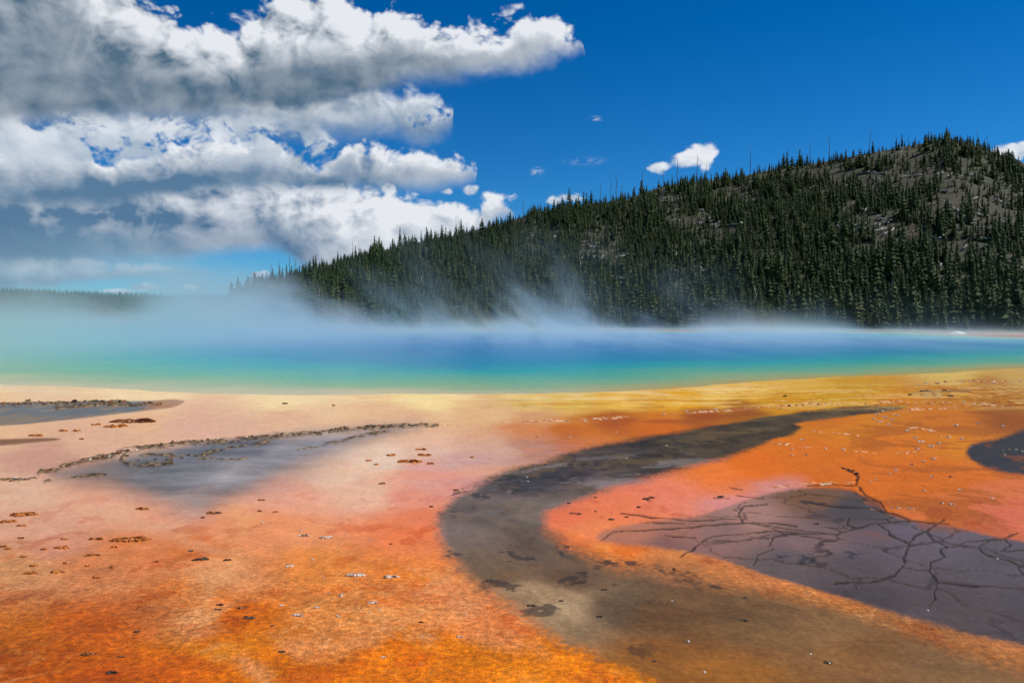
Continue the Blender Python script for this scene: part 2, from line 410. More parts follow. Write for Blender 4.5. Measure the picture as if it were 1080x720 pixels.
POLY = {
 'channel': [(960, 427), (905, 427.5), (870, 431), (820, 437), (775, 445), (725, 454), (664, 462), (604, 477), (548, 492), (502, 509), (472, 527), (458, 548), (460, 572), (478, 600), (508, 626), (552, 654), (604, 684), (664, 710), (744, 742), (900, 800), (1200, 820), (1500, 800), (1520, 730), (1330, 712), (1200, 712), (1100, 704), (1010, 682), (935, 660), (862, 639), (782, 618), (712, 604), (652, 594), (606, 582), (583, 562), (580, 545), (596, 531), (642, 515), (702, 499), (762, 485), (800, 471), (832, 458), (848, 452), (835, 446), (876, 441), (920, 436), (952, 431)],
 'flat': [(745, 543), (800, 521), (850, 513), (896, 515), (912, 523), (926, 529), (934, 541), (958, 549), (998, 553), (1040, 564), (1090, 573), (1200, 590), (1330, 618), (1440, 650), (1330, 684), (1200, 694), (1100, 684), (1040, 672), (964, 653), (882, 628), (802, 602), (722, 579), (652, 573), (628, 568), (634, 560), (664, 551), (704, 547)],
 'lpool': [(50, 500), (90, 488), (140, 478), (190, 470), (262, 461), (330, 456), (400, 450), (452, 449), (420, 455), (385, 465), (350, 480), (310, 498), (268, 518), (232, 535), (212, 545), (186, 537), (152, 522), (112, 511), (76, 508)],
 'tlpool': [(-80, 426), (0, 426), (60, 424), (100, 422.5), (150, 423), (184, 420.5), (198, 423.5), (182, 430), (142, 434), (92, 440), (40, 446), (0, 449), (-80, 452)],
 'lstreak': [(-60, 462), (0, 463.5), (60, 461), (66, 464), (30, 467), (0, 470), (-60, 474)],
 'rpatch': [(1300, 440), (1100, 450), (1078, 452), (1060, 461), (1030, 466), (1018, 473), (1020, 482), (1034, 492), (1056, 498), (1085, 501), (1130, 504), (1300, 508)],
 'rim1': [(985, 414), (1010, 412.5), (1030, 414), (1010, 417), (975, 417.5), (955, 416)],
}
POLY = {k: smooth_poly(v, 2) for k, v in POLY.items()}
CRACKS = [
 ([(632, 569), (646, 560), (700, 557), (760, 552), (800, 550), (840, 553)], 1.6),
 ([(784, 551), (778, 541), (786, 533), (808, 531)], 1.9), ([(784, 551), (810, 553), (850, 560), (870, 562)], 1.2), ([(776, 522), (790, 524), (806, 525)], 1.2), ([(769, 514), (782, 516)], 1.0), ([(752, 525), (769, 526)], .9),
 ([(655, 541), (672, 543), (690, 546)], 1.3), ([(686, 546), (730, 548), (778, 546)], 1.3), ([(680, 550), (720, 551)], 1.0),
 ([(850, 529), (880, 533), (920, 536), (942, 541), (958, 547)], 1.8),
 ([(896, 545), (893, 552), (903, 556), (925, 551), (958, 549)], 1.5), ([(903, 556), (880, 563), (830, 562), (815, 565), (812, 575)], 1.5),
 ([(925, 551), (935, 557), (938, 562), (955, 571), (960, 574)], 1.5), ([(995, 547), (982, 556), (965, 563), (958, 572), (955, 584), (951, 597), (943, 606), (925, 612), (880, 614)], 1.8),
 ([(976, 558), (985, 568), (980, 572), (962, 574)], 1.3), ([(985, 568), (1000, 575), (992, 578), (996, 586), (982, 592), (980, 600), (985, 608), (990, 613), (1030, 617), (1080, 619), (1150, 622)], 1.5),
 ([(951, 597), (965, 600), (980, 600)], 1.1), ([(990, 613), (984, 621), (988, 630), (978, 638)], 1.0),
 ([(994, 577), (1010, 575), (1020, 570), (1060, 567), (1072, 561)], 1.5), ([(1042, 569), (1032, 577), (1040, 584), (1060, 589), (1075, 597), (1150, 604)], 1.5),
 ([(1060, 567), (1066, 574), (1055, 580), (1090, 578), (1150, 582)], 1.3),
 ([(852, 512), (880, 511), (904, 512), (914, 523), (928, 529), (936, 540), (960, 548), (1000, 552)], 1.4), ([(888, 493), (896, 496), (904, 502), (903, 511)], 1.8),
 ([(729, 579), (740, 570), (750, 565), (810, 559), (840, 561)], 1.1), ([(793, 595), (800, 584), (815, 578)], 0.9), ([(700, 564), (735, 566)], 0.8), ([(718, 586), (732, 578)], 1.3),
]
RIDGES = [   # raised, broken crust rims: polyline, half width px, height m, tone
 ([(0, 506), (20, 506), (40, 503)], 1.5, .03, 0), ([(44, 499), (62, 496), (80, 489), (100, 485), (118, 481), (134, 475), (146, 473)], 3.0, .045, 0),
 ([(48, 508), (80, 503), (112, 500)], 1.4, .03, 0), ([(134, 475), (128, 484), (136, 490), (164, 490), (180, 487), (184, 480), (150, 479)], 1.8, .035, 0),
 ([(146, 473), (180, 470), (200, 467), (230, 466), (262, 463), (300, 459), (340, 456), (378, 452), (410, 450), (440, 448), (462, 448)], 2.6, .05, 0),
 ([(184, 480), (208, 480), (230, 475), (262, 468), (285, 466)], 1.4, .03, 0), ([(210, 483), (250, 484), (268, 481)], .9, .02, 0), ([(316, 474), (345, 468), (372, 462), (410, 454)], 1.2, .025, 0),
 ([(0, 426), (60, 425), (100, 423.5), (135, 424)], 1.2, .06, 0), ([(60, 430), (110, 427), (150, 427), (170, 426)], 2.2, .05, 0),
 ([(462, 448), (500, 447), (540, 445.5), (600, 443), (650, 440), (720, 436.5), (760, 433), (800, 431)], 1.1, .035, 1),
 ([(800, 431), (830, 427), (870, 425), (886, 425.5)], 1.2, .05, 1), ([(886, 425), (950, 423), (1000, 424.5), (1058, 427)], .7, .03, 1),
 ([(940, 437), (965, 431), (1010, 430)], 1.0, .03, 1), ([(968, 406), (985, 403.5), (1020, 402.3), (1090, 402)], .8, .05, 1), ([(940, 452), (968, 452), (985, 455), (992, 460)], 1.0, .03, 1),
 ([(812, 467), (850, 471), (885, 475), (930, 478), (970, 476)], .8, .02, 1), ([(858, 455), (880, 457), (905, 459)], .7, .02, 1), ([(812, 513), (845, 511), (872, 509), (898, 509)], .9, .02, 1),
 ([(918, 536), (945, 536), (965, 537)], .8, .02, 1),
]

# sheet vertices: polar, about one vertex to a photo pixel near by
t_in = np.arange(-0.72, 0.7201, 0.00102)
az_in = np.arctan(t_in)
AZ = np.concatenate([np.linspace(-PI, az_in[0], 130, endpoint=False), az_in, np.linspace(az_in[-1], PI, 130)[1:-1]])
rows_px = np.concatenate([np.arange(770, 520, -0.85), np.arange(520, 440, -0.7), np.arange(440, 392, -0.6)])
RD = EYE / np.tan(np.arctan((rows_px - 360) / FPX) + PITCH)
RD = np.concatenate([[0.05, 1.0, 2.0, 3.0, 4.0, 4.6], RD, np.geomspace(RD[-1] * 1.01, 400, 90), np.geomspace(450, 9000, 14)])
RR, AA = np.meshgrid(RD, AZ, indexing='ij')
GX = (RR * np.sin(AA)).ravel(); GY = (RR * np.cos(AA)).ravel()
front = GY > 1.5
PX = np.full(GX.shape, 540.0); PY = np.full(GX.shape, 900.0)
PX[front], PY[front] = to_px(GX[front], GY[front])
PX = np.clip(PX, -500, 1600); PY = np.clip(PY, 338, 900)
# organic edges: warp in ground metres, felt as a shift of a few per cent of the distance
sc_ = np.clip(FPX / np.maximum(np.hypot(GX, GY), 4), 3, 220)          # pixels to the metre across
n1 = fbm(GX * 0.9, GY * 0.9, 5, s=11); n2 = fbm(GX * 0.9, GY * 0.9, 5, s=23)
WX = PX + n1 * sc_ * 0.10; WY = PY + n2 * sc_ * 0.10 * EYE / np.maximum(np.hypot(GX, GY), 3) * 1.3

need = (PY < 800) & (np.abs(PX - 540) < 900)
col = np.tile(lin(np.array([196, 110, 50.])), (len(GX), 1))
big = 14 * fbm(GX * 0.5, GY * 0.5, 3, s=31)
col[need] = spread((WX + big)[need], (WY + big * 0.4)[need], MATS)
wet = 0.16 - 0.08 * sm(560, 800, PX + 1.2 * (PY - 480)) * (1 - sm(505, 540, PY)) - 0.05 * sm(560, 680, PY) - 0.06 * (1 - sm(440, 500, PY)); hgt = np.zeros(len(GX)); rock = np.zeros(len(GX))
film_ = np.exp(-((PX - 480) / 150) ** 2 - ((PY - 498) / 30) ** 2) * .58 + np.exp(-((PX - 790) / 70) ** 2 - ((PY - 535) / 16) ** 2) * .55 + np.exp(-((PX - 590) / 60) ** 2 - ((PY - 472) / 12) ** 2) * .35
wet = wet + film_ * sm(-.25, .15, fbm(GX * .5, GY * .5, 3, s=61) + .15)
SPD = spring_depth(GX, GY)

def paint(mask, c):
    global col
    col = col + mask[:, None] * (c - col)

def region(name, s_in, s_out=None, warp=1.0):
    """soft mask of a named region: edge softness in pixels"""
    m = np.zeros(len(GX)); P = POLY[name]
    lo, hi = P.min(0) - 40, P.max(0) + 40
    k = need & (PX > lo[0]) & (PX < hi[0]) & (PY > lo[1]) & (PY < hi[1])
    x = PX[k] + (WX - PX)[k] * warp; y = PY[k] + (WY - PY)[k] * warp
    D = sdf(x, y * 1.0, P)
    m[k] = 1 - sm(-s_in[k] if not np.isscalar(s_in) else -s_in, s_out if s_out is not None else s_in, D)
    return m

def speck(sc, s, lo=-.1, hi=.25):
    return sm(lo, hi, fbm(GX * sc, GY * sc, 4, s=s))

# purple-grey far lanes, dark channel, cracked flat, pools
soft = 1.6 + np.clip((PY - 440) / 13, 0, 13) * (.55 + .9 * np.clip(.5 + fbm(GX * .5, GY * .5, 3, s=411), 0, 1))
m = region('channel', soft, None if False else 0); 
mm = np.zeros(len(GX)); 
def soft_region(name, soft, warp=1.0):
    P = POLY[name]; m = np.zeros(len(GX)); lo, hi = P.min(0) - 60, P.max(0) + 60
    k = need & (PX > lo[0]) & (PX < hi[0]) & (PY > lo[1]) & (PY < hi[1])
    D = sdf(PX[k] + (WX - PX)[k] * warp, PY[k] + (WY - PY)[k] * warp, P)
    sfk = soft[k] if not np.isscalar(soft) else soft
    global DIST; DIST = np.full(len(GX), 99.0); DIST[k] = D
    m[k] = np.clip(0.5 - D / (2 * sfk), 0, 1); m = m * m * (3 - 2 * m)
    return m
grain = fbm(GX * 14, GY * 14, 3, s=41)                                # fine fringe of the mats
m = soft_region('channel', soft, 1.7)
m = np.clip(m + (grain * 0.9) * m * (1 - m) * 2.4, 0, 1)
chc = spread(WX, WY, CHAN_C)
warm = sm(540, 620, PY)[:, None]; chc = chc * (1 - warm + warm * np.array([1.04, .93, .78]))
stv = .5 * fbm(DIST * 0.10 + .9 * n1, GY * .35 + GX * .25, 5, gain=.6, s=401) + .9 * fbm(GX * 1.1 + n2, GY * .8, 5, gain=.6, s=403)
chc = np.clip(chc * (1 + (0.42 + .5 * (1 - sm(500, 540, PY))) * stv)[:, None], 0, 1)
chc = chc + (.5 * sm(.10, .40, fbm(GX * .55 + .8 * n1, GY * .55 - GX * .25 + .8 * n2, 5, gain=.62, s=461)) * (1 - sm(500, 560, PY)))[:, None] * (lin(np.array([104, 84, 52.])) - chc)
chc = chc + (.5 * sm(.12, .40, fbm(GX * .7 + .8 * n2, GY * .9 - GX * .3, 5, gain=.62, s=463)) * sm(470, 490, PY) * (1 - sm(520, 560, PY)))[:, None] * (lin(np.array([128, 118, 116.])) - chc)
chc = chc + (0.2 * sm(.12, .45, fbm(GX * .9 + n2, GY * .7 + GX * .3, 5, gain=.6, s=405)) * sm(500, 560, PY))[:, None] * (lin(np.array([146, 108, 66.])) - chc)
paint(m, chc); wet = wet + m * ((0.10 + .10 * sm(490, 520, PY) * (1 - sm(520, 560, PY))) - wet); CHAN_M = m
m = soft_region('flat', 2.0 + np.clip((PY - 545) / 14, 0, 6) * sm(1000, 640, PX + 3 * (PY - 560)) + 3.5 * sm(600, 660, PY), 0.6)
m = np.clip(m + grain * m * (1 - m) * 2, 0, 1)
paint(m, spread(WX, WY, FLAT_C) * np.array([1.06, .97, .84])); wet = wet + m * (0.36 - wet); FLAT_M = m
m = soft_region('lpool', 2.0 + np.clip((PY - 462) / 3.2, 0, 17) + 10 * sm(250, 330, PX), 1.8)
paint(m, np.clip(spread(WX, WY, LPOOL_C) * (1 + .7 * fbm(GX * .5, GY * .9, 5, gain=.6, s=421))[:, None], 0, 1)); wet = wet + m * (0.36 - wet); LP_M = m
m = soft_region('tlpool', 1.2, 0.8)
tip = sm(140, 172, PX + 10 * fbm(GX * .8, GY * .8, 3, s=4))
br = sm(-.15, .25, fbm(GX * 1.3, GY * 0.5, 4, s=6))[:, None]
paint(m, (lin(np.array([96, 84, 76.])) * (1 - br) + lin(np.array([130, 100, 66.])) * br) * (1 - tip[:, None]) + lin(np.array([178, 108, 32.])) * tip[:, None])
wet = wet + m * (0.6 - wet)
m = soft_region('lstreak', 1.2, 1.0); paint(m, lin(np.array([128, 92, 66.]))); 
m = soft_region('rpatch', 3.0, .45); m = np.clip(m + grain * m * (1 - m) * 2, 0, 1); paint(m, lin(np.array([50, 45, 44.]))); wet = wet + m * (0.25 - wet)
m = soft_region('rim1', 1.2, 1.0); paint(m, lin(np.array([92, 80, 66.]))); hgt += m * 0.10
# thin darker lanes of another mat in the orange to the right, running with the flow
lane = sm(.04, .30, fbm(GX * .45 + GY * .1 + .6 * n1, GY * .42 + .4 * n2, 5, gain=.6, s=51)) * sm(850, 930, PX) * sm(405, 440, PY) * (1 - sm(540, 580, PY))
paint(lane * 0.55, lin(np.array([150, 78, 16.])))
lane = sm(.16, .40, fbm(GX * .30, GY * .30, 4, s=57)) * sm(480, 560, PX) * (1 - sm(780, 840, PX)) * sm(418, 424, PY) * (1 - sm(446, 460, PY))
paint(lane * 0.5, lin(np.array([138, 66, 14.])))
lane = sm(.06, .32, fbm(GX * .22, GY * .55, 4, s=61)) * sm(404, 412, PY) * (1 - sm(428, 440, PY)) * sm(520, 640, PX)
paint(lane * 0.22, lin(np.array([196, 132, 22.])))
for a_, sx_, sy_, thr, cc in ((.38, .20, 1.5, .02, (236, 206, 140)), (.40, .26, 2.1, .06, (176, 106, 22)), (.30, .5, 3.2, .08, (226, 176, 60))):
    lane = sm(thr, thr + .22, fbm(GX * sx_ + n2 * .5, GY * sy_ - GX * .22 * sm(5, 12, GX), 4, gain=.55, s=431 + sx_)) * sm(402, 410, PY) * (1 - sm(424, 436, PY)) * sm(430, 600, PX)
    paint(lane * a_, lin(np.array(cc, float)))
# stringy, mottled growth and pale veins in the thick orange mat
thick = sm(520, 620, PY) * (1 - CHAN_M) * (1 - FLAT_M)
vein = 1 - np.abs(fbm(GX * 1.3 + .5 * n1, GY * 1.0 + .5 * n2, 4, gain=.55, s=441)) * 9
col = col * (1 + (.30 * fbm(GX * 3.2, GY * 2.6, 5, gain=.62, s=443) * (.25 + .75 * thick))[:, None])
vn = np.clip(vein, 0, 1) * thick * sm(-.1, .25, fbm(GX * .6, GY * .6, 3, s=447))
col = col + (.30 * vn)[:, None] * (lin(np.array([240, 178, 118.])) - col)
for P, wd_, aa, cc in (([(262, 540), (240, 570), (228, 600), (214, 640), (212, 660), (236, 690), (272, 722)], 13, .55, (232, 168, 116)), ([(0, 640), (90, 622), (170, 634), (205, 650)], 20, .28, (212, 140, 90)), ([(300, 690), (380, 672), (450, 664), (540, 676), (600, 690)], 16, .4, (230, 160, 112)), ([(330, 560), (400, 590), (470, 632), (540, 664)], 22, .28, (232, 156, 112)), ([(0, 520), (90, 535), (170, 552), (215, 575)], 12, .35, (216, 170, 136))):
    q = seg_dist(WX + 18 * n1, WY + 10 * n2, smooth_poly(np.array(P, float), 2, False)); q = np.exp(-(q / wd_) ** 2) * sm(-.45, .15, fbm(GX * 1.4, GY * 1.2, 4, gain=.6, s=wd_)) * need
    paint(aa * q * (1 - CHAN_M), lin(np.array(cc, float)))
dk = sm(.22, .45, fbm(GX * 1.6, GY * 1.3, 5, gain=.62, s=451)) * (.2 + .8 * sm(500, 560, PY)) * (1 - CHAN_M) * (1 - FLAT_M) * (1 - LP_M)
col = col * (1 - dk[:, None] * np.array([.12, .26, .30]))
# crusty rims along the terraces
for P, hw, hz, tone in RIDGES:
    P = np.array(P, float); lo, hi = P.min(0) - 14, P.max(0) + 14
    k = np.where(need & (PX > lo[0]) & (PX < hi[0]) & (PY > lo[1]) & (PY < hi[1]))[0]
    wob = 2.4 * fbm(GX[k] * 1.7, GY[k] * 1.7, 4, s=hw * 3) * np.clip(sc_[k] / 60, .3, 1.6)
    D = seg_dist(PX[k] + wob * 2, PY[k] + wob, P)
    m = (1 - sm(hw * 0.35, hw * 1.2 + 0.4, D)) * sm(-.42, .05, fbm(GX[k] * 2.3, GY[k] * 2.3, 4, s=hw + 70))
    v = sm(-.2, .35, fbm(GX[k] * 9, GY[k] * 9, 3, s=77))[:, None]
    c = (lin(np.array([58, 50, 40.])) * (1 - v) + lin(np.array([150, 124, 92.])) * v) if tone == 0 else (lin(np.array([176, 96, 40.])) * (1 - v) + lin(np.array([232, 196, 160.])) * v)
    if tone == 1: m = m * sm(-.25, .2, fbm(GX[k] * 1.1, GY[k] * 1.1, 3, s=5 + hw))
    col[k] = col[k] + m[:, None] * (c - col[k]); rock[k] = np.maximum(rock[k], m)
    hgt[k] = np.maximum(hgt[k], 0.95 * hz * m * (0.35 + 1.1 * np.clip(fbm(GX[k] * 6, GY[k] * 6, 3, s=8) + .3, 0, 1)))
    wet[k] = wet[k] * (1 - m)
# cracks in the drowned flat
crk = np.zeros(len(GX))
for P, hw in CRACKS:
    P = np.array(P, float); lo, hi = P.min(0) - 10, P.max(0) + 10
    k = np.where(need & (PX > lo[0]) & (PX < hi[0]) & (PY > lo[1]) & (PY < hi[1]))[0]
    dd = np.hypot(GX[k], GY[k])
    wx_ = fbm(GX[k] * 3.2, GY[k] * 3.2, 4, s=81) * 3.6 * 8 / dd; wy_ = fbm(GX[k] * 3.2, GY[k] * 3.2, 4, s=82) * 2.0 * 8 / dd
    D = np.hypot(*(lambda q: (q, 0 * q))(seg_dist((PX[k] + wx_) * 0.8, PY[k] + wy_, P * [0.8, 1.0])))
    w_ = hw * (0.50 + 0.75 * np.clip(fbm(GX[k] * 2.2, GY[k] * 2.2, 3, s=83) + .2, 0, 1))
    crk[k] = np.maximum(crk[k], 1 - sm(w_ * 0.35, w_ * 1.25, D))
kf = np.where(FLAT_M > .3)[0]
gp = np.random.RandomState(4); cx_, cy_ = np.meshgrid(np.arange(-2, 14, .95), np.arange(5, 16, 1.25))
cp = np.stack([cx_.ravel() + gp.uniform(-.42, .42, cx_.size), cy_.ravel() + gp.uniform(-.55, .55, cx_.size)], 1)
qx = GX[kf] + .22 * fbm(GX[kf] * 2.2, GY[kf] * 2.2, 4, s=301); qy = GY[kf] + .22 * fbm(GX[kf] * 2.2, GY[kf] * 2.2, 4, s=302)
f1 = np.full(len(kf), 9e9); f2 = f1.copy()
for c_ in cp:
    dd = np.hypot(qx - c_[0], (qy - c_[1]) * .8); nn_ = np.minimum(f1, dd); f2 = np.minimum(f2, np.maximum(f1, dd)); f1 = nn_
thin = np.zeros(len(GX)); thin[kf] = 1 - sm(.016, .058, f2 - f1)
thin = thin * FLAT_M * (.6 + .4 * sm(-.25, .2, fbm(GX * .8, GY * .8, 3, s=321))) * sm(690, 800, PX) * (1 - .6 * sm(590, 640, PY))
crk = np.maximum(crk, thin * .9)
paint(crk * 0.82, lin(np.array([34, 28, 24.])))
halo = 0
hgt -= crk * 0.012; wet = wet * (1 - 0.5 * crk)
# torn dark scraps of mat lying in the channel and at its fringe
sc1 = sm(.30, .44, fbm(GX * 1.9, GY * 1.9, 5, gain=.62, s=91)) * CHAN_M * sm(.05, .3, fbm(GX * .35, GY * .35, 2, s=92))
paint(sc1 * 0.7, lin(np.array([46, 38, 32.])))
for (cx, cy, rx, ry) in [(554, 574, 18, 5), (600, 580, 24, 7), (647, 592, 18, 6), (668, 594, 12, 4), (756, 617, 14, 4), (790, 630, 12, 3), (851, 633, 16, 4), (922, 656, 9, 2), (500, 520, 40, 6), (560, 505, 60, 5), (620, 490, 70, 6), (645, 540, 12, 3), (610, 541, 10, 3), (684, 527, 10, 3), (856, 529, 16, 4), (845, 588, 40, 7), (900, 583, 20, 5), (905, 588, 16, 5)]:
    k = need & (np.abs(PX - cx) < rx * 2) & (np.abs(PY - cy) < ry * 2.5)
    e = np.hypot((PX[k] - cx) / rx, (PY[k] - cy) / ry) - 0.9 * fbm(GX[k] * 3.5, GY[k] * 3.5, 5, gain=.6, s=cx)
    q = (1 - sm(.45, .75, e)) * sm(-.02, .1, fbm(GX[k] * 5, GY[k] * 3, 4, gain=.6, s=cy))
    col[k] = col[k] + 0.75 * q[:, None] * (lin(np.array([44, 38, 36.])) - col[k])
# pale crust fringe just outside the water, cream on the left, yellow on the right
fr = np.exp(-((SPD + 0.6) / 1.6) ** 2) * sm(-.3, .3, fbm(GX * .7, GY * .7, 4, s=101))
paint(fr * 0.35 * (1 - sm(700, 900, PX)), lin(np.array([238, 216, 168.])))
# bed of the spring
bed = sm(-0.6, 2.2, SPD)
ybed = lin(np.array([150, 170, 110.])) * sm(2, 5, SPD)[:, None] + lin(np.array([216, 196, 140.])) * (1 - sm(2, 5, SPD))[:, None]
yb2 = lin(np.array([196, 168, 82.]))
rgt = sm(560, 800, PX)[:, None]
paint(bed * 0.9, ybed * (1 - rgt * .6) + yb2 * rgt * .6)
# beyond the spring: bare tan sinter, then grass
dist = np.hypot(GX, GY)
bey = sm(95, 135, dist) * (SPD < 0)
tan_ = lin(np.array([176, 122, 84.])) + (lin(np.array([150, 84, 48.])) - lin(np.array([176, 122, 84.]))) * sm(-.2, .3, fbm(GX * .08, GY * .15, 3, s=7))[:, None]
paint(bey, tan_)
gr = sm(158, 176, dist + 14 * fbm(GX * .03, GY * .03, 3, s=9))
gc = lin(np.array([84, 84, 52.])) + (lin(np.array([110, 98, 66.])) - lin(np.array([84, 84, 52.]))) * sm(-.2, .3, fbm(GX * .05, GY * .05, 4, s=19))[:, None]
paint(gr, gc); wet = wet * (1 - sm(90, 130, dist))
col = np.clip(col, 0, 1)

# relief: centimetres of crust, the basin of the spring
near_ = 1 - sm(40, 90, dist)
GZ = hgt + near_ * (0.010 * fbm(GX * 1.2, GY * 1.2, 3, s=13) + 0.006 * fbm(GX * 5, GY * 5, 3, s=14) * (1 - FLAT_M * .8)) \
     - 0.006 * (CHAN_M + FLAT_M + LP_M) - np.clip(SPD, 0, 25) * 0.09 * sm(0, 1.5, SPD)
GZ = GZ + sm(170, 260, dist) * (0.8 * fbm(GX * .02, GY * .02, 3, s=15))

gm, T, out = new_mat('thermal_mat')
pos = T.new('ShaderNodeNewGeometry').outputs['Position']
base = T.attr('mat_color', 'Color'); wetn = T.attr('wet'); rockn = T.attr('crust')
nA = T.noise(pos, 1.4, 5, 0.6); nB = T.noise(pos, 16, 5, 0.62); nC = T.noise(pos, 70, 4, 0.6)
vv = T.vor(T.vm('MULTIPLY_ADD', T.vm('SUBTRACT', T.noise(pos, 9, 3, .6, out=1), (.5, .5, .5)), (.12, .12, .0), pos), 26, 2, .6, 'F1')
val = T.m('ADD', T.rng(nA, .3, .7, .88, 1.12), T.m('ADD', T.rng(nB, .32, .68, -.30, .30), T.rng(nC, .32, .68, -.24, .24)))
val = T.m('ADD', val, T.rng(vv, 0.05, .6, .14, -.16))
gr_ = T.attr('grain')
val = T.m('MULTIPLY_ADD', T.m('SUBTRACT', val, 1.0), gr_, 1.0)
c1 = T.mix(1.0, base, T.xyz(val, val, val), 'MULTIPLY', True)
# flecks of paler, yellower growth and darker red-brown growth in the mat
fl = T.m('MULTIPLY', T.sst(T.noise(pos, 22, 5, .65), .56, .70), T.m('SUBTRACT', 1.0, wetn))
c2 = T.mix(T.m('MULTIPLY', T.sst(nB, .54, .72), T.m('MULTIPLY', gr_, .42)), c1, T.mix(1.0, c1, (1.22, 1.30, 1.35), 'MULTIPLY'))
c2 = T.mix(T.m('MULTIPLY', T.sst(T.noise(pos, 42, 4, .7), .52, .64), T.m('MULTIPLY', gr_, .6)), c2, T.mix(1.0, c2, (1.25, 1.7, 1.9), 'MULTIPLY'))
c3 = T.mix(T.m('MULTIPLY', T.sst(T.noise(pos, 7, 6, .66, dist=.4), .50, .68), T.m('MULTIPLY_ADD', gr_, .35, .15)), c2, T.mix(1.0, c2, (.80, .66, .58), 'MULTIPLY'))
hsv = T.new('ShaderNodeHueSaturation'); T.put(hsv.inputs['Saturation'], 1.06); T.put(hsv.inputs['Value'], 1.0); T.put(hsv.inputs['Color'], c3)
bmp = T.new('ShaderNodeBump'); T.put(bmp.inputs['Strength'], T.m('MULTIPLY', gr_, .9)); T.put(bmp.inputs['Distance'], 0.016)
T.put(bmp.inputs['Height'], T.m('ADD', T.m('MULTIPLY', nB, 1.0), T.m('MULTIPLY', nC, .45)))
b2 = T.new('ShaderNodeBump'); T.put(b2.inputs['Strength'], 0.22); T.put(b2.inputs['Distance'], 0.006)
T.put(b2.inputs['Height'], T.noise(pos, 9, 4, .55))
film = T.m('MULTIPLY', wetn, T.rng(nA, .35, .62, .75, 1.0))
p = pbsdf(T, out, Base_Color=hsv.outputs[0], Roughness=0.85, Coat_Weight=film, Coat_IOR=1.33, Normal=bmp.outputs[0])
T.put(p.inputs['Specular IOR Level'], 0.15); T.put(p.inputs['Coat Roughness'], T.rng(wetn, .05, .5, .26, .085)); T.put(p.inputs['Coat Normal'], b2.outputs[0])
graina = np.clip(.28 + .8 * sm(545, 650, PY) + .25 * sm(760, 900, PX), 0, 1.05) * (1 - .55 * CHAN_M) * (1 - .6 * FLAT_M)
ground = mesh_np('ground', np.stack([GX, GY, GZ], 1), grid_faces(len(RD), len(AZ), True)[:, ::-1], gm, True, {'mat_color': col, 'wet': np.clip(wet, 0, 1), 'crust': rock, 'grain': graina})
tag(ground, kind='structure')

# ---------------------------------------------------------------- the spring's water
sx = np.concatenate([np.linspace(-130, -45, 40, endpoint=False), np.linspace(-45, 60, 360, endpoint=False), np.linspace(60, 130, 40)])
sy = np.concatenate([np.geomspace(20, 60, 300, endpoint=False), np.linspace(60, 185, 110)])
XX, YY = np.meshgrid(sx, sy, indexing='xy'); wxx, wyy = XX.ravel(), YY.ravel()
wd = spring_depth(wxx, wyy)
F = grid_faces(len(sy), len(sx)); keep = (wd[F] > -0.3).any(1); F = F[keep]
used = np.unique(F); re = np.full(len(wxx), -1); re[used] = np.arange(len(used)); F = re[F]
wm, T, out = new_mat('spring_water')
pos = T.new('ShaderNodeNewGeometry').outputs['Position']
dep = T.attr('shore_distance')
dep = T.m('MULTIPLY', dep, T.rng(T.sep(pos)[0], -45.0, 15.0, .34, .85, 'SMOOTHSTEP'))
dep2 = T.m('ADD', dep, T.m('MULTIPLY', T.m('SUBTRACT', T.noise(pos, .16, 4, .55), .5), 4.0))
cr = T.new('ShaderNodeValToRGB'); T.put(cr.inputs[0], T.rng(dep2, 0, 40))
el = cr.color_ramp.elements
stops = [(0.0, (176, 180, 122)), (.07, (140, 178, 126)), (.14, (94, 174, 142)), (.23, (34, 162, 160)), (.33, (0, 138, 168)), (.55, (0, 122, 172)), (1.0, (4, 114, 172))]
while len(el) < len(stops): el.new(0.5)
for e, (q, c) in zip(el, stops): e.position = q; e.color = (*lin(np.array(c, float)), 1)
rip = T.noise(T.vm('MULTIPLY', pos, (1.0, 1.8, 1.0)), 3.2, 4, .6)
wc = T.mix(T.rng(rip, .38, .62, 0, .5), cr.outputs[0], T.mix(1.0, cr.outputs[0], (.55, .68, .75), 'MULTIPLY'))
bp = T.new('ShaderNodeBump'); T.put(bp.inputs['Strength'], .5); T.put(bp.inputs['Distance'], .05); T.put(bp.inputs['Height'], rip)
rim = T.mix(T.attr('yellow'), tuple(lin(np.array([222, 206, 158.])) * .8), tuple(lin(np.array([204, 172, 74.])) * .8))
wc = T.mix(T.sst(dep2, -.8, 3.6), rim, wc)
pw = pbsdf(T, None, Base_Color=wc, Roughness=.22, IOR=1.33, Normal=bp.outputs[0]); T.put(pw.inputs['Specular IOR Level'], .10)
T.l.new(pw.outputs[0], out.inputs[0])
water = mesh_np('water', np.stack([wxx[used], wyy[used], np.full(len(used), -0.035)], 1), F, wm, True, {'shore_distance': wd[used], 'yellow': sm(480, 760, to_px(wxx[used], wyy[used])[0])})
tag(water, kind='structure')
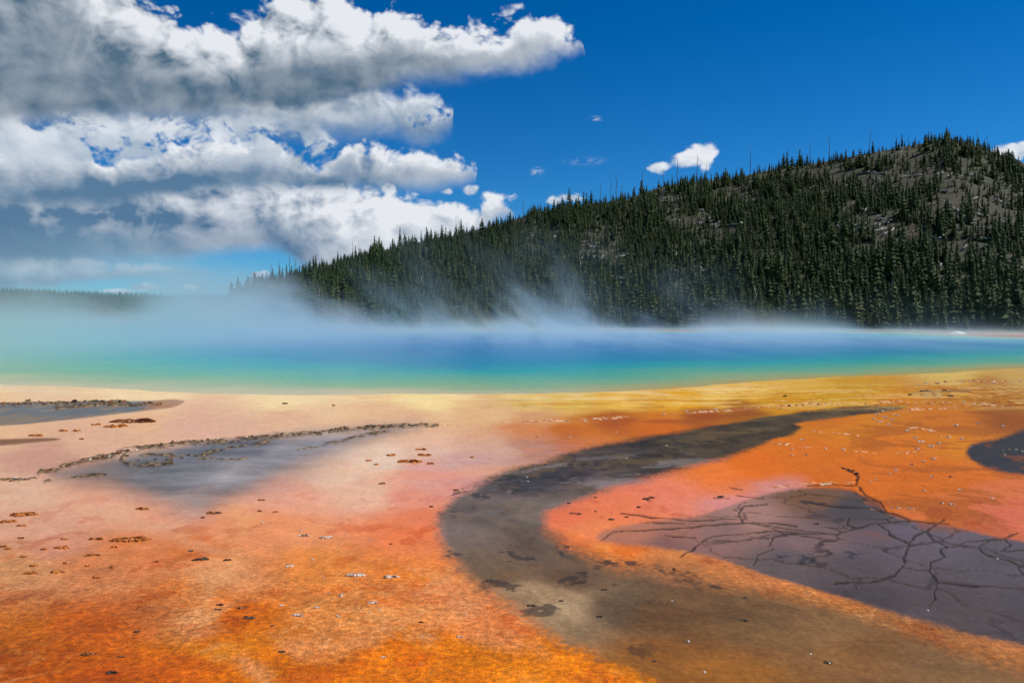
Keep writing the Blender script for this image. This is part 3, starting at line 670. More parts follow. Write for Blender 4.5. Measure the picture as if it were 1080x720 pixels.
# ---------------------------------------------------------------- hills
RIDGE = [(-400, 335), (100, 335), (170, 333), (215, 322), (245, 314), (262, 307), (285, 298), (310, 292), (340, 282), (370, 272), (400, 264), (440, 256), (480, 249), (520, 238), (560, 225), (600, 217), (640, 214), (665, 209), (700, 196), (740, 190), (780, 186), (820, 178), (860, 172), (900, 164), (940, 157), (980, 150), (1003, 148), (1024, 152), (1060, 165), (1085, 173), (1140, 196), (1200, 226), (1300, 272), (1420, 312), (1560, 333), (1700, 335)]
rp = np.array(RIDGE, float)
ra, re_ = azel(rp[:, 0], rp[:, 1]); rt = np.tan(np.maximum(re_, 0))
def ridge_tan(a): return np.interp(a, ra, rt)
def ridge_r(a): return 440 + 40 * np.sin(a * 3.1 + .4) + 14 * pnoise(a * 9, a * 0 + .5)
def base_r(a): return 205 + 14 * np.sin(a * 5.2 + 1.0) + 60 * sm(-0.18, -0.42, a)
def hill_z(x, y):
    r = np.hypot(x, y); a = np.arctan2(x, y)
    R, B = ridge_r(a), base_r(a)
    zr = R * ridge_tan(a) + 2.6 * np.clip(ridge_tan(a) * 40, 0, 1)
    t = (r - B) / (R - B)
    g = np.where(t < 1, np.clip(t, 0, 1) ** 1.22, np.clip(1 - 0.5 * (t - 1) - 0.9 * (t - 1) ** 2, 0, 1))
    bump = (3.4 * fbm(x * .018, y * .018, 4, s=201) + 1.2 * fbm(x * .07, y * .07, 3, s=203)) * sm(0, .15, t) * (1 - 0.75 * sm(.75, 1, t)) * np.clip(zr / 25, 0, 1)
    return zr * g + bump - 0.6 * (1 - sm(0, .06, t))
ha = np.linspace(-0.62, 0.98, 520); hr = np.concatenate([np.linspace(165, 560, 230), np.linspace(570, 800, 20)])
A_, R_ = np.meshgrid(ha, hr, indexing='xy'); hx, hy = (R_ * np.sin(A_)).ravel(), (R_ * np.cos(A_)).ravel()
hz_ = hill_z(hx, hy)

PATCH = [(706, 214, 30, 14), (735, 232, 40, 12), (765, 245, 30, 9), (622, 262, 22, 18), (648, 274, 26, 13), (600, 246, 30, 8), (560, 262, 46, 9), (905, 168, 60, 16), (930, 190, 70, 18), (985, 185, 60, 26), (905, 230, 40, 12), (945, 245, 40, 12), (1010, 215, 60, 26), (1050, 225, 50, 30), (1030, 262, 30, 14), (444, 263, 10, 12), (412, 268, 18, 8), (530, 230, 30, 9), (500, 243, 22, 7), (860, 186, 40, 9), (780, 205, 24, 9), (1005, 300, 30, 8), (320, 297, 12, 4)]
def bare(x, y, z):
    """how bare the slope is (0 forest, 1 open scree)"""
    px, py = to_px(x, y, z); b = np.zeros(np.shape(x))
    n = fbm(x * .05, y * .05, 4, s=211)
    for cx, cy, rx, ry in PATCH:
        b = np.maximum(b, 1 - sm(.40, 1.05, np.hypot((px - cx) / (rx * .85), (py - cy) / (ry * .85)) + 1.3 * n))
    return b
hb = bare(hx, hy, hz_)
hm, T, out = new_mat('hillside')
pos = T.new('ShaderNodeNewGeometry').outputs['Position']; bb = T.attr('bare')
n1_ = T.noise(pos, .06, 6, .6); n2_ = T.noise(pos, .5, 5, .65)
cA = T.mix(T.sst(n1_, .38, .62), (.040, .050, .017), (.066, .062, .026))
cB = T.mix(T.sst(n2_, .35, .65), (.026, .027, .010), (.064, .050, .024))
cC = T.mix(T.sst(T.noise(pos, .9, 4, .7), .62, .72), cB, (.19, .165, .13))
c = T.mix(bb, cA, cC)
c = T.mix(T.m('MULTIPLY', T.sst(n2_, .45, .7), .5), c, T.mix(1.0, c, (.55, .6, .5), 'MULTIPLY'))
sh_ = T.vor(pos, .75, 1, .5, 'F1'); c = T.mix(T.m('SUBTRACT', 1.0, T.sst(sh_, .18, .45)), c, (.030, .042, .014))
bmp = T.new('ShaderNodeBump'); T.put(bmp.inputs['Strength'], .8); T.put(bmp.inputs['Distance'], .8); T.put(bmp.inputs['Height'], n2_)
pbsdf(T, out, Base_Color=c, Roughness=.95, Normal=bmp.outputs[0])
hill = mesh_np('hill', np.stack([hx, hy, hz_], 1), grid_faces(len(hr), len(ha))[:, ::-1], hm, True, {'bare': hb})
tag(hill, kind='structure')

FR = [(-900, 296), (-400, 300), (-150, 300), (0, 303), (60, 306), (140, 307), (230, 309), (300, 311), (450, 316), (620, 322), (800, 330), (900, 335)]
fp = np.array(FR, float); fa, fe = azel(fp[:, 0], fp[:, 1] + 3); ft = np.tan(fe)
def far_z(x, y):
    r = np.hypot(x, y); a = np.arctan2(x, y)
    zr = 1500 * np.interp(a, fa, ft) + 2.6
    t = (r - 800) / 700
    g = np.where(t < 1, np.clip(t, 0, 1) ** 1.1, np.clip(1 - .6 * (t - 1), 0, 1))
    return zr * g + (4 * fbm(x * .006, y * .006, 4, s=221)) * sm(0, .3, t) - 1.0
ga_ = np.linspace(-0.95, 0.35, 200); gr_ = np.linspace(760, 2200, 60)
A_, R_ = np.meshgrid(ga_, gr_, indexing='xy'); gx_, gy_ = (R_ * np.sin(A_)).ravel(), (R_ * np.cos(A_)).ravel()
fm, T, out = new_mat('far_hillside')
pos = T.new('ShaderNodeNewGeometry').outputs['Position']
pbsdf(T, out, Base_Color=T.mix(T.sst(T.noise(pos, .01, 5, .6), .4, .6), (.030, .042, .022), (.075, .075, .038)), Roughness=.95)
fh = mesh_np('far_hill', np.stack([gx_, gy_, far_z(gx_, gy_)], 1), grid_faces(60, 200)[:, ::-1], fm, True)
tag(fh, kind='structure')

# ---------------------------------------------------------------- conifers
R1 = np.random.RandomState(77)
fol, T, out = new_mat('conifer_needles')
oi = T.new('ShaderNodeObjectInfo').outputs['Random']; ti = T.attr('tint')
k = T.m('FRACT', T.m('ADD', oi, ti)); pos = T.new('ShaderNodeNewGeometry').outputs['Position']
c = T.mix(k, (.022, .048, .012), (.052, .086, .020)); c = T.mix(T.m('MULTIPLY', T.sst(k, .88, .96), .4), c, (.13, .11, .045))
c = T.mix(T.rng(T.noise(pos, 1.6, 3, .6), .3, .7, 0, .5), c, T.mix(1.0, c, (1.35, 1.4, 1.1), 'MULTIPLY'))
pf = pbsdf(T, None, Base_Color=c, Roughness=.75); T.put(pf.inputs['Specular IOR Level'], .2)
tl = T.new('ShaderNodeBsdfTranslucent'); T.put(tl.inputs[0], c); mx = T.new('ShaderNodeMixShader'); mx.inputs[0].default_value = .22
T.l.new(pf.outputs[0], mx.inputs[1]); T.l.new(tl.outputs[0], mx.inputs[2]); T.l.new(mx.outputs[0], out.inputs[0])
brk, T, out = new_mat('conifer_bark'); pbsdf(T, out, Base_Color=T.mix(T.noise(T.new('ShaderNodeNewGeometry').outputs['Position'], 6, 3), (.06, .045, .035), (.13, .11, .09)), Roughness=.9)
ded, T, out = new_mat('bleached_wood'); 
nn = T.noise(T.vm('MULTIPLY', T.new('ShaderNodeTexCoord').outputs['Object'], (8, 8, 1.2)), 2, 4, .6)
oi = T.new('ShaderNodeObjectInfo').outputs['Random']
pbsdf(T, out, Base_Color=T.mix(T.m('MULTIPLY', nn, T.rng(oi, 0, 1, .6, 1.3)), (.22, .21, .19), (.74, .70, .64)), Roughness=.85)
drk, T, out = new_mat('weathered_snag')
nn = T.noise(T.vm('MULTIPLY', T.new('ShaderNodeTexCoord').outputs['Object'], (8, 8, 1.2)), 2, 4, .6)
pbsdf(T, out, Base_Color=T.mix(nn, (.045, .042, .04), (.17, .16, .15)), Roughness=.9)

def conifer(seed, tiers, per, wid, ragged):
    """unit-height crown of drooping, gappy boughs: returns (verts, tris)"""
    g = np.random.RandomState(seed); V, Fc = [], []
    for i in range(tiers):
        t = (i + .2) / tiers; z = .10 + .88 * t
        rad = wid * (1 - t) ** .85 * (.75 + .5 * g.rand()) + .012
        a0 = g.rand() * 6.28
        for j in range(per):
            if g.rand() < ragged: continue
            a = a0 + 6.283 * j / per + g.uniform(-.3, .3); L = rad * g.uniform(.65, 1.25)
            w = rad * g.uniform(.32, .52) + .008; dr = L * g.uniform(.15, .55)
            ca, sa = math.cos(a), math.sin(a); b = len(V); zt = z + .055 + .02 * g.rand()
            V += [(0, 0, zt), (ca * L, sa * L, z - dr), (ca * L * .55 - sa * w, sa * L * .55 + ca * w, z - dr * .45 - .012), (ca * L * .55 + sa * w, sa * L * .55 - ca * w, z - dr * .45 - .012)]
            Fc += [(b, b + 2, b + 1), (b, b + 1, b + 3)]
    b = len(V)
    V += [(0, 0, 1.0), (.018, 0, .86), (-.009, .016, .86), (-.009, -.016, .86)]; Fc += [(b, b + 1, b + 2), (b, b + 2, b + 3), (b, b + 3, b + 1)]
    return np.array(V, float), np.array(Fc)
def stem(h0, h1, r0, r1, n=5):
    a = np.arange(n) * 2 * PI / n
    V = np.concatenate([np.stack([r0 * np.cos(a), r0 * np.sin(a), a * 0 + h0], 1), np.stack([r1 * np.cos(a), r1 * np.sin(a), a * 0 + h1], 1)])
    return V, np.array([(i, (i + 1) % n, n + (i + 1) % n, n + i) for i in range(n)])
CON = [conifer(1, 9, 7, .17, .10), conifer(2, 10, 7, .14, .14), conifer(3, 8, 7, .20, .12), conifer(4, 11, 6, .12, .20), conifer(5, 9, 7, .16, .28), conifer(6, 10, 6, .185, .2)]
CONLO = [conifer(11, 6, 5, .17, .05), conifer(12, 7, 5, .14, .1), conifer(13, 5, 5, .2, .05), conifer(14, 7, 5, .15, .2)]
STEM = stem(-.06, .8, .014, .004)

# sites: jittered grid over the slope and its foot
def sites(a0, a1, r0, r1, step, zf, rs):
    xs = np.arange(r0 * math.sin(min(a0, 0)) * 1.0 - abs(r1), r1, step); ys = np.arange(0, r1, step)
    x, y = np.meshgrid(xs, ys); x = x.ravel() + rs.uniform(-.5, .5, x.size) * step; y = y.ravel() + rs.uniform(-.5, .5, y.size) * step
    r = np.hypot(x, y); a = np.arctan2(x, y)
    k = (r > r0) & (r < r1) & (a > a0) & (a < a1)
    return x[k], y[k]
tx, ty = sites(-0.52, 0.70, 168, 505, 2.15, hill_z, R1)
tz = hill_z(tx, ty); tr_ = np.hypot(tx, ty); ta = np.arctan2(tx, ty)
tt = (tr_ - base_r(ta)) / (ridge_r(ta) - base_r(ta))
tb = bare(tx, ty, tz)
clump = fbm(tx * .045, ty * .045, 4, s=231)
pr = (0.86 + 0.6 * clump) * (1 - .60 * tb)
pr *= np.where(tt < 0, np.clip(1 + tt * 14 + .9 * fbm(tx * .03, ty * .03, 2, s=233), 0, 1) * .7, 1)
pr *= np.where(tt > .93, .6, 1) * (1 - sm(1.03, 1.08, tt))
pr *= 1 - .15 * sm(.5, .9, tt)
pr *= np.where(ridge_tan(ta) < .022, 0, 1)
k = (R1.rand(len(tx)) < pr) & (tt > -.16)
tx, ty, tz, tt, tr_, ta, clump = tx[k], ty[k], tz[k], tt[k], tr_[k], ta[k], clump[k]
th = R1.gamma(6, 1 / 6., len(tx)) * (4.3 + 1.3 * (1 - sm(0, .35, tt)) + 1.8 * clump) * np.where(tt > .9, .92, 1) * (1 - .35 * tb[k])
th = np.clip(th, 1.8, 11)
kind_ = R1.randint(0, len(CON), len(tx)); rz = R1.rand(len(tx)) * 6.283; wsc = R1.uniform(.9, 1.5, len(tx)); tint = R1.rand(len(tx))
tpx, tpy = to_px(tx, ty, tz)

# the 300 that show: crest of the hill, and front of the wood at the foot
inframe = (tpx > -5) & (tpx < 1085)
crest = np.where(inframe & (tt > .955) & (tt < 1.02))[0]
crest = crest[np.argsort(-(th[crest] / tr_[crest]))][:120]
front_ = np.where(inframe & (tpx > 240) & (tt < .16) & ~np.isin(np.arange(len(tx)), crest))[0]
# nearest trees per strip of the front show whole
order = front_[np.argsort(tr_[front_] - 1.2 * th[front_])]
chosen, cnt = [], {}
for i in order:
    b_ = int(tpx[i] // 14)
    if cnt.get(b_, 0) < 4: chosen.append(i); cnt[b_] = cnt.get(b_, 0) + 1
    if len(chosen) >= 300 - len(crest): break
solo = np.concatenate([crest, np.array(chosen, int)])
mass = np.setdiff1d(np.arange(len(tx)), solo)

def merge(name, idx, CONS, X_, Y_, Z_, H_, W_, rz_, kd, tint_, with_stem=True, lab=None):
    CV, CF, TI, off = [], [], [], 0; SV, SF, so_ = [], [], 0
    for kd_ in range(len(CONS)):
        q = idx[kd[idx] % len(CONS) == kd_]
        if len(q) == 0: continue
        V, F_ = CONS[kd_]; n = len(V); c_, s_ = np.cos(rz_[q])[:, None], np.sin(rz_[q])[:, None]
        h = H_[q][:, None]; w = (H_[q] * W_[q])[:, None]
        x = (V[:, 0] * c_ - V[:, 1] * s_) * w + X_[q][:, None]; y = (V[:, 0] * s_ + V[:, 1] * c_) * w + Y_[q][:, None]; z = V[:, 2] * h + Z_[q][:, None]
        CV.append(np.stack([x, y, z], -1).reshape(-1, 3)); CF.append((F_[None] + (np.arange(len(q)) * n)[:, None, None] + off).reshape(-1, F_.shape[1]))
        TI.append(np.repeat(tint_[q], n)); off += n * len(q)
        if with_stem:
            V, F_ = STEM; n = len(V)
            x = V[:, 0] * h + X_[q][:, None]; y = V[:, 1] * h + Y_[q][:, None]; z = V[:, 2] * h + Z_[q][:, None]
            SV.append(np.stack([x, y, z], -1).reshape(-1, 3)); SF.append((F_[None] + (np.arange(len(q)) * n)[:, None, None] + so_).reshape(-1, 4)); so_ += n * len(q)
    nC = off; CV = np.concatenate(CV); CF = np.concatenate(CF); TI = np.concatenate(TI)
    if with_stem:
        SV = np.concatenate(SV); SF = np.concatenate(SF) + nC
        o = mesh_np(name, np.concatenate([CV, SV]), [CF, SF], fol, False, {'tint': np.concatenate([TI, np.zeros(len(SV))])})
        o.data.materials.append(brk); mi = np.zeros(len(o.data.polygons), np.int32); mi[len(CF):] = 1; o.data.polygons.foreach_set('material_index', mi)
    else: o = mesh_np(name, CV, CF, fol, False, {'tint': TI})
    return o
fo = merge('forest', mass, CON, tx, ty, tz, th, wsc, rz, kind_, tint)
tag(fo, 'dense mass of dark green young conifers covering the hillside', 'forest', kind='stuff')
fx, fy = sites(-0.66, 0.15, 830, 1540, 7.0, far_z, R1)
k = R1.rand(len(fx)) < np.clip(.75 + 1.6 * fbm(fx * .008, fy * .008, 3, s=241), 0, 1); fx, fy = fx[k], fy[k]
n_ = len(fx)
ff = merge('far_forest', np.arange(n_), CONLO, fx, fy, far_z(fx, fy), R1.uniform(4, 8, n_), R1.uniform(1.4, 2.2, n_), R1.rand(n_) * 6.28, R1.randint(0, 4, n_), R1.rand(n_), False)
tag(ff, 'hazy far wood on the low flat hill at the left', 'far forest', kind='stuff')

crown_me, trunk_me = [], []
for V, F_ in CON:
    crown_me.append(mesh_np('crown', V, F_, fol, False, {'tint': np.zeros(len(V))}, link=False))
trunk_me.append(mesh_np('trunk', STEM[0], STEM[1], brk, True, link=False))
def crest_label(px):
    if px < 420: return 'small dark conifer on the low left crest of the hill above the steam', 'conifers on the low left crest'
    if px < 560: return 'dark pointed conifer on the hill crest just below the white cloud bank', 'conifers on the crest below the cloud bank'
    if px < 672: return 'dark conifer on the crest step where the tall bare snags stand', 'conifers on the crest step with snags'
    if px < 830: return 'dark conifer on the crest beneath the lone small white cloud', 'conifers on the crest beneath the lone cloud'
    if px < 960: return 'dark conifer on the upper crest between the lone cloud and the summit', 'conifers on the upper crest'
    if px < 1030: return 'dark short conifer on the rounded summit of the hill', 'conifers on the summit'
    return 'dark conifer on the crest descending right of the summit', 'conifers right of the summit'
def front_label(px):
    if px < 430: return 'dark green conifer at the hill foot standing in the left steam', 'conifers at the hill foot in the left steam'
    if px < 620: return 'dark green conifer at the hill foot behind the middle of the steam', 'conifers at the hill foot behind the mid steam'
    if px < 800: return 'dark green conifer at the hill foot behind the thin blue steam', 'conifers at the hill foot behind the thin steam'
    if px < 960: return 'tall dark conifer at the hill foot behind the clear right water', 'conifers at the hill foot behind the clear water'
    return 'dark conifer in the front row beside the tan bare shore', 'conifers in the front row beside the tan shore'
cs = set(crest.tolist())
for i in solo:
    lab, grp = crest_label(tpx[i]) if i in cs else front_label(tpx[i])
    r = bpy.data.objects.new('conifer', None); COL.objects.link(r); r.location = (tx[i], ty[i], tz[i]); r.rotation_euler = (0, 0, rz[i]); r.empty_display_size = .2
    r.scale = (th[i] * wsc[i], th[i] * wsc[i], th[i]); tag(r, lab, 'conifer', grp)
    for nm, me in (('crown', crown_me[kind_[i] % 6]), ('trunk', trunk_me[0])):
        o = bpy.data.objects.new(nm, me); COL.objects.link(o); o.parent = r

# ---------------------------------------------------------------- bare snags and fallen logs on the hill
def tube(bm, pts, rad, n=5):
    rings = []
    for k, (p, r) in enumerate(zip(pts, rad)):
        p = Vector(p); d = (Vector(pts[min(k + 1, len(pts) - 1)]) - Vector(pts[max(k - 1, 0)])).normalized()
        u = d.orthogonal().normalized(); v = d.cross(u)
        rings.append([bm.verts.new(p + r * (math.cos(6.283 * j / n) * u + math.sin(6.283 * j / n) * v)) for j in range(n)])
    for a, b in zip(rings[:-1], rings[1:]):
        for j in range(n): bm.faces.new((a[j], a[(j + 1) % n], b[(j + 1) % n], b[j]))
    bm.faces.new(rings[0][::-1]); bm.faces.new(rings[-1])
def bm_mesh(name, bm, mat, smooth=True):
    bmesh.ops.recalc_face_normals(bm, faces=bm.faces[:])
    me = bpy.data.meshes.new(name); bm.to_mesh(me); bm.free(); me.materials.append(mat)
    for p in me.polygons: p.use_smooth = smooth
    return me
def hill_at(px, py):
    """first point of the slope seen at a photo pixel"""
    rx, ry, rz_ = ray(px, py); h = math.hypot(rx, ry); rr = np.arange(170, 520, .5)
    x, y = rr * rx / h, rr * ry / h; z = EYE + rr * rz_ / h
    g = np.where(hill_z(x, y) >= z)[0]
    k = g[0] if len(g) else int(np.argmax(hill_z(x, y) - z))
    return float(x[k]), float(y[k]), float(hill_z(x[k:k + 1], y[k:k + 1])[0])
rs = random.Random(9)
def snag(px, top, foot, label, group, bushy=0, mat=None):
    x, y, z = hill_at(px, foot); d = math.hypot(x, y); h = (foot - top) * d / FPX * .9
    r = bpy.data.objects.new('dead_snag', None); COL.objects.link(r); r.location = (x, y, z - .3); r.rotation_euler = (rs.uniform(-.03, .03), rs.uniform(-.03, .03), rs.uniform(0, 6)); r.empty_display_size = .2
    tag(r, label, 'dead tree', group)
    bm = bmesh.new(); n = 5; b = [(rs.uniform(-.1, .1) * k, rs.uniform(-.1, .1) * k, (h + .3) * k / n) for k in range(n + 1)]
    R0 = .12 + h * .008; tube(bm, b, [R0 * (1 - .75 * k / n) for k in range(n + 1)])
    o = bpy.data.objects.new('trunk', bm_mesh('trunk', bm, mat or drk)); COL.objects.link(o); o.parent = r
    bm = bmesh.new()
    for k in range(6 + bushy):
        f = rs.uniform(.3, .97); a = rs.uniform(0, 6.28); L = (1 - f * .75) * h * rs.uniform(.06, .17) * (1.5 if bushy else 1); q = f * n; i0 = min(int(q), n - 1); w = q - i0
        p = [b[i0][c] * (1 - w) + b[i0 + 1][c] * w for c in range(3)]
        tube(bm, [p, (p[0] + L * math.cos(a) * .6, p[1] + L * math.sin(a) * .6, p[2] + L * rs.uniform(-.1, .25)), (p[0] + L * math.cos(a), p[1] + L * math.sin(a), p[2] + L * rs.uniform(-.2, .4))], [.05, .04, .02], 3)
    o = bpy.data.objects.new('branches', bm_mesh('branches', bm, mat or drk)); COL.objects.link(o); o.parent = r
SN = [(650, 178, 212, 'tallest bare grey snag standing on the crest step'), (644, 186, 214, 'bare snag just left of the tallest snag on the crest step'), (656, 192, 211, 'shorter bare snag touching the right of the tallest snag'), (633, 190, 216, 'lone thin bare snag at the left end of the crest step'),
      (678, 175, 205, 'thin bare snag on the crest left of the lone small cloud'), (700, 176, 198, 'short bare snag beneath the left tail of the lone cloud'), (714, 164, 195, 'thin bare snag between the two lobes of the lone cloud'), (735, 160, 192, 'bare snag standing in front of the bright lone cloud'), (745, 168, 191, 'short bare snag at the right foot of the lone cloud'),
      (791, 154, 186, 'tall thin bare snag on the crest right of the lone cloud'), (854, 148, 174, 'thin bare snag midway along the upper crest'), (874, 142, 170, 'slender bare snag on the upper crest nearer the summit'), (917, 135, 162, 'bare snag on the crest just left of the summit'), (958, 143, 155, 'stubby bare snag on the left shoulder of the summit'), (1030, 138, 156, 'thin bare snag just right of the rounded summit'), (1041, 143, 160, 'lower bare snag on the slope right of the summit'),
      (266, 284, 305, 'bushy grey dead tree at the foot of the left crest'), (286, 276, 299, 'bushy dead tree second from the left end of the crest'), (294, 275, 297, 'thin dead tree behind the two bushy ones on the left crest'), (306, 268, 294, 'tallest bushy dead tree at the low left crest'), (311, 272, 293, 'dead tree leaning against the tallest bushy one at left'), (319, 272, 291, 'thin bare snag right of the bushy dead trees'), (324, 276, 289, 'shortest bare snag right of the bushy dead trees'),
      (372, 250, 272, 'thin bare snag where the left crest begins to climb'), (378, 254, 270, 'shorter bare snag beside the one where the crest climbs'), (426, 240, 260, 'twig-topped bare snag on the crest under the cloud bank'), (484, 228, 249, 'bare snag on the crest below the end of the cloud bank'), (539, 214, 232, 'bare snag on the crest at the tip of the cloud bank'), (552, 206, 228, 'thin bare snag on the crest right of the cloud bank tip')]
for px, a, b, lab in SN: snag(px, a, b, lab, 'bare snags on the crest', 10 if 'bushy' in lab else 0)
SN2 = [(798, 300, 338, 'pale bare trunk standing before the dark wood above the steam'), (1047, 305, 332, 'pale bare trunk in the wood at the far right'), (612, 262, 286, 'white leaning bare trunk in the stony clearing'), (832, 305, 335, 'thin grey bare trunk right of the pale one above the steam'), (338, 302, 326, 'grey bare trunk fading into the left steam'), (284, 298, 318, 'grey bare trunk in steam at the hill end'), (371, 282, 300, 'pale thin trunk in the wood above the left steam'), (444, 290, 312, 'thin pale trunk in the wood above the middle steam'), (940, 286, 312, 'thin grey trunk low in the right wood')]
for px, a, b, lab in SN2: snag(px, a, b, lab, 'bare trunks standing in the wood', 0, ded)
logs_me = []
for k in range(5):
    bm = bmesh.new(); n = 4; tube(bm, [(-.5 + t / n, rs.uniform(-.02, .02), rs.uniform(-.01, .02)) for t in range(n + 1)], [.030 - .005 * t for t in range(n + 1)], 6)
    for j in range(3):
        x = rs.uniform(-.3, .4); tube(bm, [(x, 0, .01), (x + .06, rs.uniform(-.07, .07), .07)], [.008, .004], 4)
    logs_me.append(bm_mesh('fallen_log', bm, ded))
LG = [(706, 214, 26, 12, 12, 'bleached log in the upper stony clearing under the lone cloud'), (738, 236, 36, 12, 12, 'bleached log in the lower stony clearing under the lone cloud'), (624, 268, 18, 16, 9, 'bleached log in the stony clearing below the crest step'), (652, 276, 22, 10, 7, 'bleached log right of the white leaning trunk'), (690, 286, 40, 22, 7, 'bleached log scattered in the wood above the thin steam'), (905, 166, 40, 12, 10, 'bleached log just under the upper crest'), (920, 196, 60, 18, 12, 'bleached log on the open slope left below the summit'), (1000, 190, 50, 22, 12, 'bleached log on the open slope right below the summit'), (925, 240, 50, 14, 12, 'bleached log in the mid-height clearing left of centre slope'), (1035, 225, 44, 26, 16, 'bleached log on the slope near the right edge'), (1020, 275, 50, 26, 8, 'bleached log low in the wood near the right edge'), (560, 250, 50, 14, 7, 'bleached log along the bare streak beside the cloud bank tip'), (445, 265, 14, 12, 5, 'bleached log in the small rocky gap on the left slope'), (790, 215, 40, 22, 7, 'bleached log in the wood right of the lone cloud clearings')]
for cx, cy, rx, ry, n, lab in LG:
    for j in range(n):
        px, py = cx + rs.gauss(0, .5) * rx, cy + rs.gauss(0, .5) * ry
        if np.interp(px, rp[:, 0], rp[:, 1]) > py - 4: continue
        x, y, z = hill_at(px, py); a = rs.choice([rs.gauss(.5, .35), rs.gauss(2.2, .5), rs.uniform(0, 3.1)])
        L = rs.uniform(3.5, 9.0); dx_, dy_ = math.cos(a) * L / 2, math.sin(a) * L / 2
        q = hill_z(np.array([x - dx_, x + dx_]), np.array([y - dy_, y + dy_]))
        o = bpy.data.objects.new('fallen_log', logs_me[rs.randrange(5)]); COL.objects.link(o)
        o.rotation_euler = (rs.uniform(0, 6), -math.atan2(q[1] - q[0], L), a); o.location = (x, y, float(q.mean()) + .5 + rs.uniform(0, .7)); th_ = rs.uniform(1.5, 2.6); o.scale = (L, 6 * th_, 6 * th_)
        tag(o, lab, 'fallen log', lab.replace('bleached log', 'bleached logs'))
# ---------------------------------------------------------------- steam drifting off the spring
stm, T, out = new_mat('steam')
pos = T.new('ShaderNodeNewGeometry').outputs['Position']
px_, py_, pz_ = T.sep(pos)[:3]
big = T.noise(T.vm('MULTIPLY', T.vm('ADD', pos, T.xyz(T.m('MULTIPLY', pz_, .5), 0.0, 0.0)), (1, .22, .5)), .045, 3, .6)                    # plumes and gaps
fine = T.noise(T.vm('ADD', T.vm('MULTIPLY', pos, (1, .14, .75)), T.xyz(T.m('MULTIPLY', pz_, .8), 0.0, 0.0)), .17, 5, .66)
tall = T.curve(px_, [(-140, 3.3), (-90, 3.3), (-60, 3.0), (-30, 2.3), (0, 2.1), (25, 1.6), (50, 1.0), (70, .45), (100, .35), (130, .2)], (-140, 130), (0, 6))
hgt_ = T.m('MULTIPLY', tall, T.rng(big, .40, .66, .35, 2.0))
fall = T.m('EXPONENT', T.m('MULTIPLY', T.m('DIVIDE', T.m('MAXIMUM', pz_, 0.0), hgt_), -1.0))
wisp = T.sst(T.m('MULTIPLY_ADD', fall, .30, T.m('MULTIPLY_ADD', big, .40, T.m('MULTIPLY', fine, 1.7))), 1.0, 1.36)
nearf = T.m('ADD', T.sst(py_, 32, 100), T.m('MULTIPLY', T.sst(px_, -11, -40), T.sst(py_, 26, 42)), clamp=True)
endx = T.m('MULTIPLY', T.sst(px_, -138, -105), T.m('SUBTRACT', 1.0, T.sst(px_, 70, 128)))
endy = T.m('SUBTRACT', 1.0, T.sst(py_, 168, 192)); endz = T.m('SUBTRACT', 1.0, T.sst(pz_, 9, 15.5))
dn = T.m('MULTIPLY', T.m('MULTIPLY', fall, wisp), T.m('MULTIPLY', T.m('MULTIPLY', nearf, endx), T.m('MULTIPLY', endy, endz)))
pv = T.new('ShaderNodeVolumePrincipled'); T.put(pv.inputs['Color'], (.78, .95, 1.0)); T.put(pv.inputs['Anisotropy'], .35)
T.put(pv.inputs['Density'], T.m('MULTIPLY', T.m('MULTIPLY', dn, T.rng(px_, -14, -50, 1.0, 2.8, 'SMOOTHSTEP')), .056)); T.l.new(pv.outputs[0], out.inputs[1])
stm.cycles.volume_step_rate = 0.28
x0, x1, y0, y1, z0, z1 = -140, 130, 25, 193, 0.06, 16
V = [(x, y, z) for x in (x0, x1) for y in (y0, y1) for z in (z0, z1)]
st = mesh_np('steam', V, np.array([(0, 1, 3, 2), (4, 6, 7, 5), (0, 4, 5, 1), (2, 3, 7, 6), (0, 2, 6, 4), (1, 5, 7, 3)]), stm, False)
tag(st, 'pale blue steam rising and drifting left off the hot spring', 'steam', kind='stuff')

# ---------------------------------------------------------------- flakes, chips and pebbles of crust
def chip_mat(name, lo, hi, edge, wetness=0.0):
    m, T, out = new_mat(name); pos = T.new('ShaderNodeNewGeometry').outputs['Position']; nz = T.sep(T.new('ShaderNodeNewGeometry').outputs['Normal'])[2]
    c = T.mix(T.sst(T.noise(pos, 30, 5, .65), .35, .65), lo, hi)
    c = T.mix(T.sst(T.noise(pos, 18, 4, .6), .52, .62), c, edge)
    b = T.new('ShaderNodeBump'); T.put(b.inputs['Strength'], .7); T.put(b.inputs['Distance'], .01); T.put(b.inputs['Height'], T.noise(pos, 60, 4, .6))
    pbsdf(T, out, Base_Color=c, Roughness=.75, Coat_Weight=wetness, Coat_Roughness=.2, Normal=b.outputs[0]); return m
L_ = lambda *c: tuple(float(v) for v in lin(np.array(c, float)))
CM = {'orange': chip_mat('orange_crust', L_(176, 92, 18), L_(214, 132, 44), L_(96, 52, 18), .2), 'dark': chip_mat('dark_crust', L_(62, 46, 32), L_(104, 80, 56), L_(40, 30, 24), .2),
      'white': chip_mat('pale_crust', L_(224, 196, 160), L_(242, 230, 212), L_(140, 92, 52)), 'pebble': chip_mat('white_pebble', L_(226, 218, 204), L_(240, 236, 228), L_(200, 186, 166)), 'rust': chip_mat('rust_crust', L_(120, 66, 26), L_(168, 100, 44), L_(62, 40, 24), .2)}
rc = random.Random(21)
def gz_at(x, y):
    """height of the flats beside a point"""
    r = math.hypot(x, y); i = int(np.argmin(np.abs(RD - r))); j = int(np.argmin(np.abs(AZ - math.atan2(x, y))))
    return float(GZ[i * len(AZ) + j])
_P, _GX, _GY = _perm.tolist(), _gx.tolist(), _gy.tolist()
